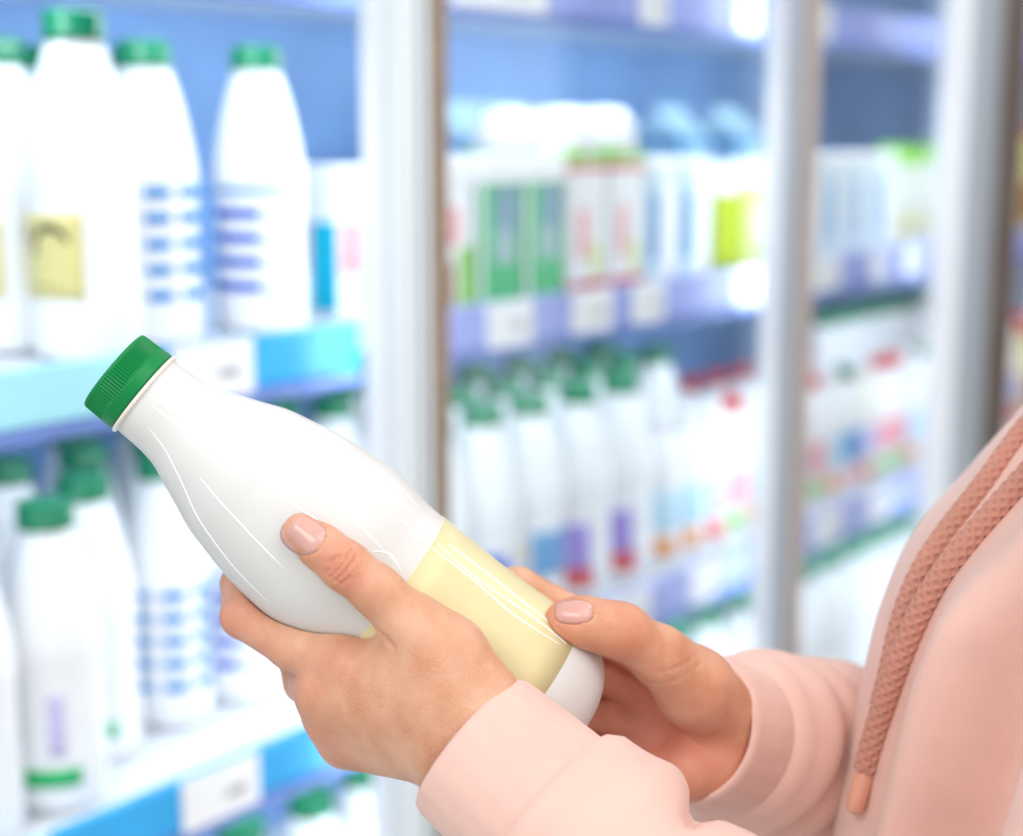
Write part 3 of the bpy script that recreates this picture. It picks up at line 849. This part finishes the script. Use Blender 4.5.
# creases: shallow grooves pressed into the skin along short lines
def groove(V, f, line, wid, dep):
    line = np.array(line)
    d = np.full(len(V), 1e9)
    for a, b in zip(line[:-1], line[1:]):
        ba = b - a; h = np.clip((V - a) @ ba / (ba @ ba), 0, 1)
        d = np.minimum(d, np.linalg.norm(V - a - h[:, None] * ba, axis=1))
    sel = d < wid * 3
    if sel.any():
        g = grad(f, V[sel])
        V[sel] -= g * (dep * np.exp(-(d[sel] / wid) ** 2))[:, None]
    return V
def on_skin(f, x, y, z0=90, z1=-90, n=900):
    """skin point seen at (x, y)"""
    zs = np.linspace(z0, z1, n); pts = np.array([J(x, y, z) for z in zs]); d = f(pts)
    i = int(np.argmax(d < 0)); return pts[i]
def crease(V, f, pxs, wid, dep):
    return groove(V, f, [on_skin(f, x, y) for x, y in pxs], wid, dep)
for pts in (((329, 578), (338, 570), (348, 557), (352, 549)), ((325, 573), (333, 566), (341, 556)), ((335, 581), (344, 573), (353, 562), (356, 556)), ((330, 563), (336, 557)), ((341, 584), (350, 577))):
    VL = crease(VL, hand_L, pts, .0008, .0010)
VL = crease(VL, hand_L, ((376, 630), (384, 638), (392, 646)), .0016, .0016)
for pts in (((612, 652), (628, 672), (650, 683), (675, 680), (700, 664)), ((660, 672), (676, 668), (690, 660)), ((620, 668), (640, 705), (668, 730), (700, 745)), ((600, 700), (640, 728), (672, 770))):
    VR = crease(VR, hand_R, pts, .0012, .0004)
# ---- finger nails
def nail(f, c, tip, nrm, L_, W_):
    """c centre, tip unit vector to the finger end, nrm outward"""
    tip = tip - nrm * (tip @ nrm); tip /= np.linalg.norm(tip); bn = np.cross(nrm, tip)
    n = 15; g = np.linspace(-1, 1, n); vs = []
    for u in g:
        for v_ in g:
            # square to rounded outline: round cuticle, squarer free edge
            e = 2.6 if u > 0 else 2.2
            r = max(abs(u), abs(v_)); q = (abs(u) ** e + abs(v_) ** e) ** (1 / e)
            k = r / q if q > 1e-9 else 1
            uu, vv = u * k, v_ * k
            o_ = c + tip * uu * L_ + bn * vv * W_ + nrm * .016
            ts = np.arange(0, .034, .00025); d = f(o_ - ts[:, None] * nrm)
            i = int(np.argmax(d < 0)) if (d < 0).any() else int(np.argmin(d))
            lift = .00065 * (1 - r ** 6) - .00035 * (r > .99) + (.0002 if uu > .6 else 0)
            vs.append(o_ - nrm * ts[i] + nrm * lift)
    vs = np.array(vs).reshape(n, n, 3)
    for _ in range(3):
        vs[1:-1, 1:-1] = (vs[1:-1, 1:-1] * 2 + vs[:-2, 1:-1] + vs[2:, 1:-1] + vs[1:-1, :-2] + vs[1:-1, 2:]) / 6
    fs = [(i * n + j, (i + 1) * n + j, (i + 1) * n + j + 1, i * n + j + 1) for i in range(n - 1) for j in range(n - 1)]
    ring = np.concatenate([vs[0, :], vs[1:, -1], vs[-1, ::-1][1:], vs[::-1, 0][1:]])
    return vs.reshape(-1, 3), fs, ring
hf = lambda p: hand_L(p, False)
tipL = L_thumb[0] - L_thumb[1]; tipL /= np.linalg.norm(tipL)
nL = -FW + .30 * (RT * .6 + UP * .8); nL /= np.linalg.norm(nL)
nail_L = nail(hf, J(303.5, 534.5, 52), tipL, nL, .0094, .0080)
tipR = R_thumb[0] - R_thumb[1]; tipR /= np.linalg.norm(tipR)
nR = -FW * .9 + .45 * UP; nR /= np.linalg.norm(nR)
nail_R = nail(lambda p: hand_R(p, False), J(574, 616.5, 10), tipR, nR, .0088, .0060)
for nm_, hf_ in ((nail_L, hand_L), (nail_R, hand_R)):
    if nm_ is nail_L: VL = groove(VL, hf_, nm_[2], .0009, .0005)
    else: VR = groove(VR, hf_, nm_[2], .0009, .0005)
# the hidden arms inside the sleeves, from wrist to shoulder
def tube_pts(pts, rad, nseg=16):
    q = spline(pts, 6); rr = np.interp(np.linspace(0, 1, len(q)), np.linspace(0, 1, len(rad)), rad)
    return loft(q, lambda i, th: (rr[i], rr[i]), nseg)
def frames(q):
    t = np.gradient(q, axis=0); t /= np.linalg.norm(t, axis=1)[:, None]
    u = -FW - t[0] * (-FW @ t[0]); u /= np.linalg.norm(u)
    U = [u]
    for i in range(1, len(q)):
        u = U[-1] - t[i] * (U[-1] @ t[i]); u /= np.linalg.norm(u); U.append(u)
    U = np.array(U); W = np.cross(t, U)
    return t, U, W
def loft(q, fn, nseg, disp=None):
    """tube round path q; fn(i, th) -> (radius towards the camera, radius sideways)"""
    t, U, W = frames(q); vs, fs = [], []
    for i in range(len(q)):
        for k in range(nseg):
            th = 2 * math.pi * k / nseg
            ru, rw = fn(i, th); d = disp(i, th) if disp else 0.0
            vs.append(q[i] + U[i] * (ru + d) * math.cos(th) + W[i] * (rw + d) * math.sin(th))
    for i in range(len(q) - 1):
        for k in range(nseg):
            k2 = (k + 1) % nseg
            fs.append((i * nseg + k, i * nseg + k2, (i + 1) * nseg + k2, (i + 1) * nseg + k))
    return np.array(vs), fs
SH_L = J(1300, 430, 115); SH_R = J(1160, 400, -250); EL_L = J(1075, 1120, 140); EL_R = J(960, 835, -265)
# torso: rings at rising heights; front line follows the chest, people-width along the lens axis
sil = [(1016, 415), (962, 478), (906, 545), (878, 620), (862, 690), (846, 760), (832, 836)]
prof = []
for x, y in sil:
    p = P(x, y, .765); prof.append((p[2], p @ RT))
zz = [q[0] for q in prof]; rr_ = [q[1] for q in prof]
zt_ = zz[0]; fr0 = rr_[0]
ctl = [(zt_ + .115, fr0 + .100, .058, .066), (zt_ + .085, fr0 + .085, .072, .085), (zt_ + .05, fr0 + .045, .100, .150), (zt_, fr0, .118, .185)]
ctl += [(z_, r_, a_, b_) for z_, r_, a_, b_ in zip(zz[1:], rr_[1:], (.130, .142, .148, .150, .152, .154), (.195, .20, .20, .20, .20, .20))]
ctl += [(zz[-1] - .12, rr_[-1] + .004, .150, .20), (zz[-1] - .26, rr_[-1] + .02, .145, .20), (zz[-1] - .30, rr_[-1] + .035, .130, .185)]
cc = np.array(ctl)
FC = .715                       # how far in front of the lens the middle of the chest is
def ring_pt(z_, f_, a_, b_, th, dd=0.0):
    ex = 2.0
    c_, s_ = math.cos(th), math.sin(th)
    if s_ < 0: b_ = b_ * .72
    return RT * (f_ + a_ - (a_ + dd) * c_) + FH * (FC - (b_ + dd) * s_) + ZUP * z_
def chest_line():
    """shift each ring until the chest outline runs through the points of sil"""
    ys = [q[1] for q in sil]; xs = [q[0] for q in sil]
    for _ in range(4):
        for r_ in range(len(cc)):
            best = min((px_xy(ring_pt(*cc[r_], th)) for th in np.linspace(-1.5, 1.5, 61)), key=lambda q: q[0])
            y = best[1]
            tx = np.interp(y, ys, xs) if ys[0] <= y <= ys[-1] else None
            if y < ys[0]: tx = xs[0] + (ys[0] - y) * .95
            if y > ys[-1]: tx = xs[-1] - (y - ys[-1]) * .06
            cc[r_][1] += (tx - best[0]) * .76 / F * .9
def px_xy(p):
    v = np.asarray(p) - CAM; d = v @ FW
    return CX + F * (v @ RT) / d, CY - F * (v @ UP) / d
chest_line()
cs = smooth_prof(cc, 12)

# the rest of the figure, mostly outside the picture: trunk, neck and head as one skin with the arms
bk = np.array([RT, FH, ZUP])
zc = cs[0][0]; ch_lat = cs[0][1] + cs[0][2]
def B(fwd, side, up_):
    """point relative to the collar: forward (the way the person faces), side (+ towards the camera), up"""
    return RT * (ch_lat - fwd) + FH * (FC - side) + ZUP * (zc + up_)
def ellip(p, c, rf, rs, ru):
    q = p - c; x = -(q @ RT) / rf; y = -(q @ FH) / rs; z = q[:, 2] / ru
    k = np.sqrt(x * x + y * y + z * z); return (k - 1) * min(rf, rs, ru)
def figure(p):
    d = chain(p, [B(.02, 0, -.55), B(.03, 0, -.30), B(.02, 0, -.10)], [.10, .105, .10], .03)
    d = smin(d, cone(p, SH_L, B(.01, .08, -.09), .040, .055), .03)
    d = smin(d, cone(p, SH_R, B(.01, -.08, -.09), .040, .055), .03)
    d = smin(d, cone(p, B(.0, 0, -.06), B(.035, 0, .07), .055, .05), .03)
    h = ellip(p, B(.055, 0, .19), .095, .074, .105)
    h = smin(h, cone(p, B(.085, 0, .115), B(.115, 0, .095), .050, .030), .03)
    h = smin(h, cone(p, B(.150, 0, .185), B(.166, 0, .150), .008, .012), .010)
    for q in (-1, 1):
        h = smin(h, cone(p, B(.05, q * .074, .185), B(.055, q * .076, .150), .014, .009), .006)
        h = smax(h, -(np.linalg.norm(p - B(.152, q * .032, .188), axis=1) - .014), .008)
    h = smin(h, cone(p, B(.140, -.018, .118), B(.140, .018, .118), .008, .008), .008)
    return smin(d, h, .025)
pts_ = np.array([B(.2, .2, .32), B(-.14, -.2, -.70), SH_L, SH_R]); 
VF, FF = surface_nets(figure, pts_.min(0) - .06, pts_.max(0) + .06, .006, marg=.03)
VF = relax(VF, FF, 1)
bv = [VL, VR]; bf = [FL, FR_ + len(VL)]; off = len(VL) + len(VR)
for pts, rad in (([J(560, 812, 66), J(760, 990, 100), EL_L, J(1150, 760, 135), SH_L], mm(24, 30, 32, 38, 42)),
                 ([J(775, 755, -108), J(850, 780, -192), EL_R, J(1080, 620, -245), SH_R], mm(24, 30, 32, 38, 42))):
    v_, f_ = tube_pts(pts, rad); bv.append(v_); bf.append(np.array(f_) + off); off += len(v_)
bv.append(VF); bf.append(FF + off); off += len(VF)
V = np.concatenate(bv); Fc = np.concatenate(bf)
body = mesh_obj('body', V, Fc, m_skin)
to_person(body)
# blood colour at the finger tips, knuckles and in the palm
fl = np.zeros(len(V))
def flush(x, y, z, r, amt):
    c = J(x, y, z); fl[:] = np.maximum(fl, amt * np.exp(-(np.linalg.norm(V - c, axis=1) / (r / 1000)) ** 2))
for a in ((300, 531, 56, 12, .35), (345, 566, 60, 13, .45), (238, 622, 5, 18, .40), (265, 655, 15, 16, .3), (310, 690, 28, 14, .25), (322, 730, 20, 16, .3),
          (563, 616, 12, 12, .5), (622, 626, 10, 16, .35), (640, 690, -40, 34, .75), (660, 745, -40, 38, .75), (610, 665, -44, 20, .6), (690, 780, -36, 25, .6), (700, 700, -15, 22, .25)):
    flush(*a)
at_ = body.data.attributes.new('flush', 'FLOAT', 'POINT'); at_.data.foreach_set('value', fl)


for nm_ in (nail_L, nail_R):
    o = mesh_obj('fingernail', nm_[0], nm_[1], m_nail)
    o.parent = body; o.matrix_parent_inverse = body.matrix_world.inverted()
    md = o.modifiers.new('thick', 'SOLIDIFY'); md.thickness = .0006; md.offset = -1
# ---- the hooded sweatshirt
def fabric(name, col, scale=(900, 900, 900)):
    m = bpy.data.materials.new(name); m.use_nodes = True
    nt = m.node_tree; b = nt.nodes['Principled BSDF']
    tc = nt.nodes.new('ShaderNodeTexCoord')
    n = nt.nodes.new('ShaderNodeTexNoise'); n.inputs['Scale'].default_value = 30; n.inputs['Detail'].default_value = 6
    nt.links.new(tc.outputs['Object'], n.inputs['Vector'])
    r = nt.nodes.new('ShaderNodeValToRGB'); r.color_ramp.elements[0].position = .3; r.color_ramp.elements[1].position = .7
    r.color_ramp.elements[0].color = (*[c * .93 for c in col], 1); r.color_ramp.elements[1].color = (*[min(1, c * 1.04) for c in col], 1)
    nt.links.new(n.outputs['Fac'], r.inputs['Fac']); nt.links.new(r.outputs['Color'], b.inputs['Base Color'])
    b.inputs['Roughness'].default_value = .85; b.inputs['Specular IOR Level'].default_value = .2
    b.inputs['Sheen Weight'].default_value = .25; b.inputs['Sheen Roughness'].default_value = .5
    wv = nt.nodes.new('ShaderNodeTexNoise'); wv.inputs['Scale'].default_value = 700; wv.inputs['Detail'].default_value = 2
    nt.links.new(tc.outputs['Object'], wv.inputs['Vector'])
    bp = nt.nodes.new('ShaderNodeBump'); bp.inputs['Strength'].default_value = .3; bp.inputs['Distance'].default_value = .0004
    nt.links.new(wv.outputs['Fac'], bp.inputs['Height']); nt.links.new(bp.outputs['Normal'], b.inputs['Normal'])
    return m
m_hood = fabric('pink_sweat_fabric', (.80, .515, .435))
m_cord = fabric('pink_cord_yarn', (.57, .27, .20))

gs = lambda x, w: math.exp(-(x / w) ** 2)
def adiff(a, b):
    return (a - b + math.pi) % (2 * math.pi) - math.pi

NT = 260
def torso_disp(z, th):
    """th 0 = front of the chest, +90 = towards the camera; folds hang from the shoulder"""
    h = (cs[0][0] - z)          # distance below the collar
    d = 0.0
    k = min(1, max(0, (h - .10) / .09))
    for c_, sl_, am_, w_ in ((10, 0, -.004, .06), (20, -6, .016, .075), (31, -14, -.024, .10), (45, -30, .012, .12), (54, -50, -.010, .10), (66, -60, .014, .13), (76, -62, -.010, .12), (92, -60, .012, .15)):
        d += am_ * k * gs(adiff(th, math.radians(c_ + sl_ * (h - .25))), w_)
    d += .004 * math.sin(th * 5 + 9 * h) * k * (1 if abs(adiff(th, math.pi)) < 1.6 else .3)
    return d
vs, fs = [], []
for (z_, f_, a_, b_) in cs:
    for k in range(NT):
        th = 2 * math.pi * k / NT
        vs.append(ring_pt(z_, f_, a_, b_, th, torso_disp(z_, th)))
for i in range(len(cs) - 1):
    for k in range(NT):
        k2 = (k + 1) % NT
        fs.append((i * NT + k, (i + 1) * NT + k, (i + 1) * NT + k2, i * NT + k2))
hoodie = mesh_obj('hoodie', vs, fs, m_hood); to_person(hoodie)
md = hoodie.modifiers.new('thick', 'SOLIDIFY'); md.thickness = .003; md.offset = -1
def sub(o):
    o.parent = hoodie; o.matrix_parent_inverse = hoodie.matrix_world.inverted(); return o

# sleeves: stations (t along path 0..1, radius factor) so that the hem can turn in
def sleeve(name, ctrl, stations, nseg, disp=None, m=m_hood):
    """ctrl: path points; stations: (path parameter, radius to camera mm, radius sideways mm)"""
    q = spline(ctrl, 40); L_ = np.concatenate([[0], np.cumsum(np.linalg.norm(np.diff(q, axis=0), axis=1))])
    t, U, W = frames(q)
    vs, fs = [], []
    for (s_, ru, rw) in stations:
        s0 = s_ / 1000
        p = np.array([np.interp(s0, L_, q[:, j]) for j in range(3)])
        if s0 < 0: p = q[0] + t[0] * s0
        i = min(int(np.searchsorted(L_, max(s0, 0))), len(q) - 1)
        for k in range(nseg):
            th = 2 * math.pi * k / nseg
            d = disp(s_, th) if disp else 0
            vs.append(p + U[i] * (ru + d) / 1000 * math.cos(th) + W[i] * (rw + d) / 1000 * math.sin(th))
    for i in range(len(stations) - 1):
        for k in range(nseg):
            k2 = (k + 1) % nseg
            fs.append((i * nseg + k, i * nseg + k2, (i + 1) * nseg + k2, (i + 1) * nseg + k))
    return sub(mesh_obj(name, vs, fs, m))
def stn(keys, step):
    """fill between key stations"""
    out = []
    for a, b in zip(keys[:-1], keys[1:]):
        n = max(1, int(abs(b[0] - a[0]) / step))
        for i in range(n):
            u = i / n; u = u if abs(b[0] - a[0]) < 12 else u
            out.append(tuple(a[j] + (b[j] - a[j]) * u for j in range(3)))
    out.append(keys[-1]); return out
HL = [J(471, 744, 48), J(548, 812, 62), J(630, 892, 78), J(800, 1010, 106), EL_L, J(1180, 890, 140), J(1250, 660, 132), SH_L]
# th: 0 faces the camera; the sign of th is checked in the picture
def disp_cuffL(s_, th):
    return .5 * math.sin(th * 2 + 1) + .25 * math.sin(th * 90)
sleeve('cuff', HL, stn([(10, 24, 29), (2, 25.5, 30.5), (-1, 27.5, 32.5), (0, 29, 34), (3, 30, 35), (22, 31, 36), (40, 32, 37), (48, 32, 37), (52, 30, 35)], 2), 200, disp_cuffL)
def disp_slL(s_, th):
    d = 0
    d += 5.0 * gs(s_ - 70, 14) * gs(adiff(th, UPL), 1.0)         # bulge hanging over the cuff on the upper side
    d -= 11.0 * gs(s_ - 92 - 5 * math.cos(th), 5.5) * gs(adiff(th, UPL), .55)
    d += 2.5 * gs(s_ - 116, 14) * gs(adiff(th, UPL), .9)
    d -= 2.0 * gs(s_ - 84 + 26 * math.cos(th + .3), 7) * gs(adiff(th, .0), 1.0)
    d += 2.2 * math.sin(s_ / 17 + 1.6 * math.sin(th + .6)) * gs(s_ - 190, 90) * .6
    d += 1.2 * math.sin(th * 3 + s_ / 30)
    return d
UPL = -math.pi / 2
sleeve('sleeve', HL, stn([(40, 31, 36), (41, 34, 39), (45, 37.5, 42.5), (52, 38.5, 43.5), (64, 39.5, 45), (90, 40, 45), (140, 43, 48), (220, 50, 54), (270, 54, 56), (300, 56, 58), (380, 58, 62), (480, 62, 70), (560, 60, 72)], 3), 160, disp_slL)
HR = [J(692, 727, -46), J(765, 748, -100), J(850, 772, -192), EL_R, J(1040, 720, -245), J(1100, 560, -245), SH_R]
sleeve('cuff', HR, stn([(12, 28, 30), (3, 30, 32), (-1, 32, 34), (0, 33.5, 35.5), (3, 34.5, 36.5), (22, 35, 37), (40, 35, 37.5), (46, 34, 36)], 2), 200, disp_cuffL)
def disp_slR(s_, th):
    ph = (s_ - 44 + 7 * math.sin(th + .5)) / 27.0
    k = 1 / (1 + math.exp(-(s_ - 52) / 3.0)) * math.exp(-max(0, s_ - 150) / 60)
    return k * (9.5 * abs(math.sin(math.pi * ph)) ** .55 - 5.4) + 1.0 * math.sin(th * 3 + s_ / 22)
sleeve('sleeve', HR, stn([(34, 34, 36), (36, 37, 39), (41, 40, 42.5), (50, 42, 45), (90, 44, 48), (150, 48, 52), (220, 52, 54), (300, 56, 58), (400, 60, 66), (480, 60, 68)], 2.5), 160, disp_slR)

# shoulders and the hood lying folded round the neck
def hood_sdf(p):
    d = smin(cone(p, SH_L, B(-.02, .07, -.035), .078, .070), cone(p, SH_R, B(-.02, -.07, -.035), .074, .070), .05)
    d = smin(d, cone(p, B(-.02, .07, -.05), B(-.02, -.07, -.05), .085, .085), .05)
    q = p - B(-.005, 0, .045); f_ = -(q @ RT); sd = -(q @ FH); z = q[:, 2] + f_ * .55
    rr = np.sqrt((f_ * .95) ** 2 + sd ** 2)
    d = smin(d, np.sqrt((rr - .088) ** 2 + (z * .75) ** 2) - .026, .03)
    d = smin(d, chain(p, [B(-.09, .05, .03), B(-.135, 0, -.03), B(-.09, -.05, .03)], [.035, .045, .035], .03), .04)
    return smax(d, -cone(p, B(.0, 0, -.02), B(.05, 0, .16), .050, .060), .012)
pts_ = np.array([B(.15, .3, .14), B(-.2, -.3, -.2), SH_L, SH_R])
v_, f_ = surface_nets(hood_sdf, pts_.min(0) - .09, pts_.max(0) + .09, .006, marg=.03)
sub(mesh_obj('hood', relax(v_, f_, 2), f_, m_hood))

# draw cords, laid on the chest
from mathutils.bvhtree import BVHTree
me = hoodie.data
bvh = BVHTree.FromPolygons([v.co.copy() for v in me.vertices], [tuple(p.vertices) for p in me.polygons])
def chest(x, y, lift):
    d = P(x, y, 1.0) - CAM; d /= np.linalg.norm(d)
    hit = bvh.ray_cast(Vector(CAM), Vector(d))
    if hit[0] is None:
        loc, nrm, _, _ = bvh.find_nearest(Vector(P(x, y, .74)))
        return np.array(loc) + np.array(nrm) * 0 - d * lift
    return np.array(hit[0]) - d * lift
def cord(pxs, r, pitch):
    q = spline([chest(x, y, r * .8) for x, y in pxs], 10)
    for _ in range(6): q[1:-1] = (q[1:-1] * 2 + q[:-2] + q[2:]) / 4
    L_ = np.concatenate([[0], np.cumsum(np.linalg.norm(np.diff(q, axis=0), axis=1))])
    n = int(L_[-1] / .0005); s_ = np.linspace(0, L_[-1], n)
    q = np.stack([np.interp(s_, L_, q[:, j]) for j in range(3)], 1)
    for _ in range(8): q[1:-1] = (q[1:-1] * 2 + q[:-2] + q[2:]) / 4
    NS = 48
    th = 2 * np.pi * np.arange(NS) / NS
    t, U, W = frames(q)
    k = 2 * np.pi / pitch
    a1 = np.sin(6 * th[None] + k * s_[:, None]); a2 = np.sin(6 * th[None] - k * s_[:, None])
    rad = r * (.94 + .13 * np.maximum(a1, a2))
    V_ = q[:, None] + U[:, None] * (rad * np.cos(th))[..., None] + W[:, None] * (rad * np.sin(th))[..., None]
    fs = []
    idx = np.arange(n * NS).reshape(n, NS)
    a = idx[:-1]; b = np.roll(idx, -1, 1)[:-1]; c = np.roll(idx, -1, 1)[1:]; d = idx[1:]
    fs = np.stack([a, b, c, d], -1).reshape(-1, 4).tolist() + [idx[-1].tolist(), idx[0].tolist()[::-1]]
    o = sub(mesh_obj('drawcord', V_.reshape(-1, 3), fs, m_cord))
    return o, q
cord([(1100, 352), (1060, 392), (1023, 432), (985, 484), (950, 528), (925, 565), (908, 602), (897, 640), (888, 680), (881, 706)], .0053, .0056)
o2, q2 = cord([(1100, 400), (1060, 440), (1023, 480), (985, 522), (955, 558), (930, 594), (912, 630), (897, 668), (884, 706), (872, 745), (866, 770)], .0056, .0058)
e = q2[-1]; dirv = q2[-1] - q2[-6]; dirv /= np.linalg.norm(dirv)
tp = P(853, 814, ((e - CAM) @ FW) - .001)
dirv = tp - e; ln = np.linalg.norm(dirv); dirv /= ln
q = np.array([e - dirv * .004, e, e + dirv * .001, e + dirv * ln * .5, e + dirv * (ln - .003), e + dirv * (ln - .001), e + dirv * ln])
rad_ = mm(4.4, 4.6, 4.6, 4.5, 4.4, 3.6, 1.2)
v_, f_ = loft(q, lambda i, th: (rad_[i], rad_[i]), 24)
sub(mesh_obj('cord_tip', v_, f_ + [tuple((len(q) - 1) * 24 + k for k in range(24))], mat('rubber_tip', (.74, .36, .25), .4, noise=.05)))

def hair_sdf(p):
    h = ellip(p, B(.045, 0, .195), .106, .086, .118)
    h = smin(h, cone(p, B(-.035, 0, .20), B(-.05, 0, .03), .06, .04), .04)
    return smax(h, -ellip(p, B(.165, 0, .135), .090, .074, .115), .012)
pts_ = np.array([B(.17, .1, .32), B(-.12, -.1, -.02)])
v_, f_ = surface_nets(hair_sdf, pts_.min(0) - .02, pts_.max(0) + .02, .005, marg=.02)
to_person(mesh_obj('hair', relax(v_, f_, 1), f_, mat('brown_hair', (.10, .05, .03), .45, noise=.3, nscale=60, stretch=(1, 1, .1))))
for q in (-1, 1):
    v_, f_ = lathe([tuple(x) for x in smooth_prof([(.0005, -.0105), (.006, -.009), (.0105, 0), (.006, .009), (.0005, .0105)], 4)], 16)
    o = mesh_obj('eye', np.array(v_) + B(.136, q * .032, .188), f_, mat('eye_white', (.8, .8, .78), .2, noise=.02)); o.parent = body; o.matrix_parent_inverse = body.matrix_world.inverted()
def trouser_sdf(p):
    d = smin(cone(p, B(.0, .05, -.62), B(.0, -.05, -.62), .125, .125), cone(p, B(.0, .05, -.50), B(.0, -.05, -.50), .115, .115), .05)
    for q in (-1, 1):
        d = smin(d, chain(p, [B(.0, q * .085, -.66), B(.02, q * .095, -.98), B(.0, q * .10, .09 - zc)], [.095, .068, .055], .03), .03)
    return np.maximum(d, .075 - p[:, 2])
pts_ = np.array([B(.2, .24, -.36), B(-.2, -.24, .06 - zc)])
v_, f_ = surface_nets(trouser_sdf, pts_.min(0), pts_.max(0), .008, marg=.03)
to_person(mesh_obj('trousers', relax(v_, f_, 1), f_, mat('blue_denim', (.10, .14, .24), .8, noise=.2, nscale=40)))
for q in (-1, 1):
    def shoe_sdf(p):
        d = smin(chain(p, [B(-.06, q * .10, .05 - zc), B(.06, q * .105, .045 - zc), B(.15, q * .11, .035 - zc)], [.043, .042, .034], .02), cone(p, B(-.02, q * .10, .06 - zc), B(-.01, q * .10, .11 - zc), .045, .048), .02)
        return np.maximum(d, .002 - p[:, 2])
    pts_ = np.array([B(.2, q * .10 + .06, .18 - zc), B(-.12, q * .10 - .06, -zc)])
    v_, f_ = surface_nets(shoe_sdf, pts_.min(0) - .01, pts_.max(0) + .01, .005, marg=.02)
    to_person(mesh_obj('shoe', relax(v_, f_, 1), f_, mat('white_leather', (.75, .74, .72), .5, noise=.05)))
#@@END
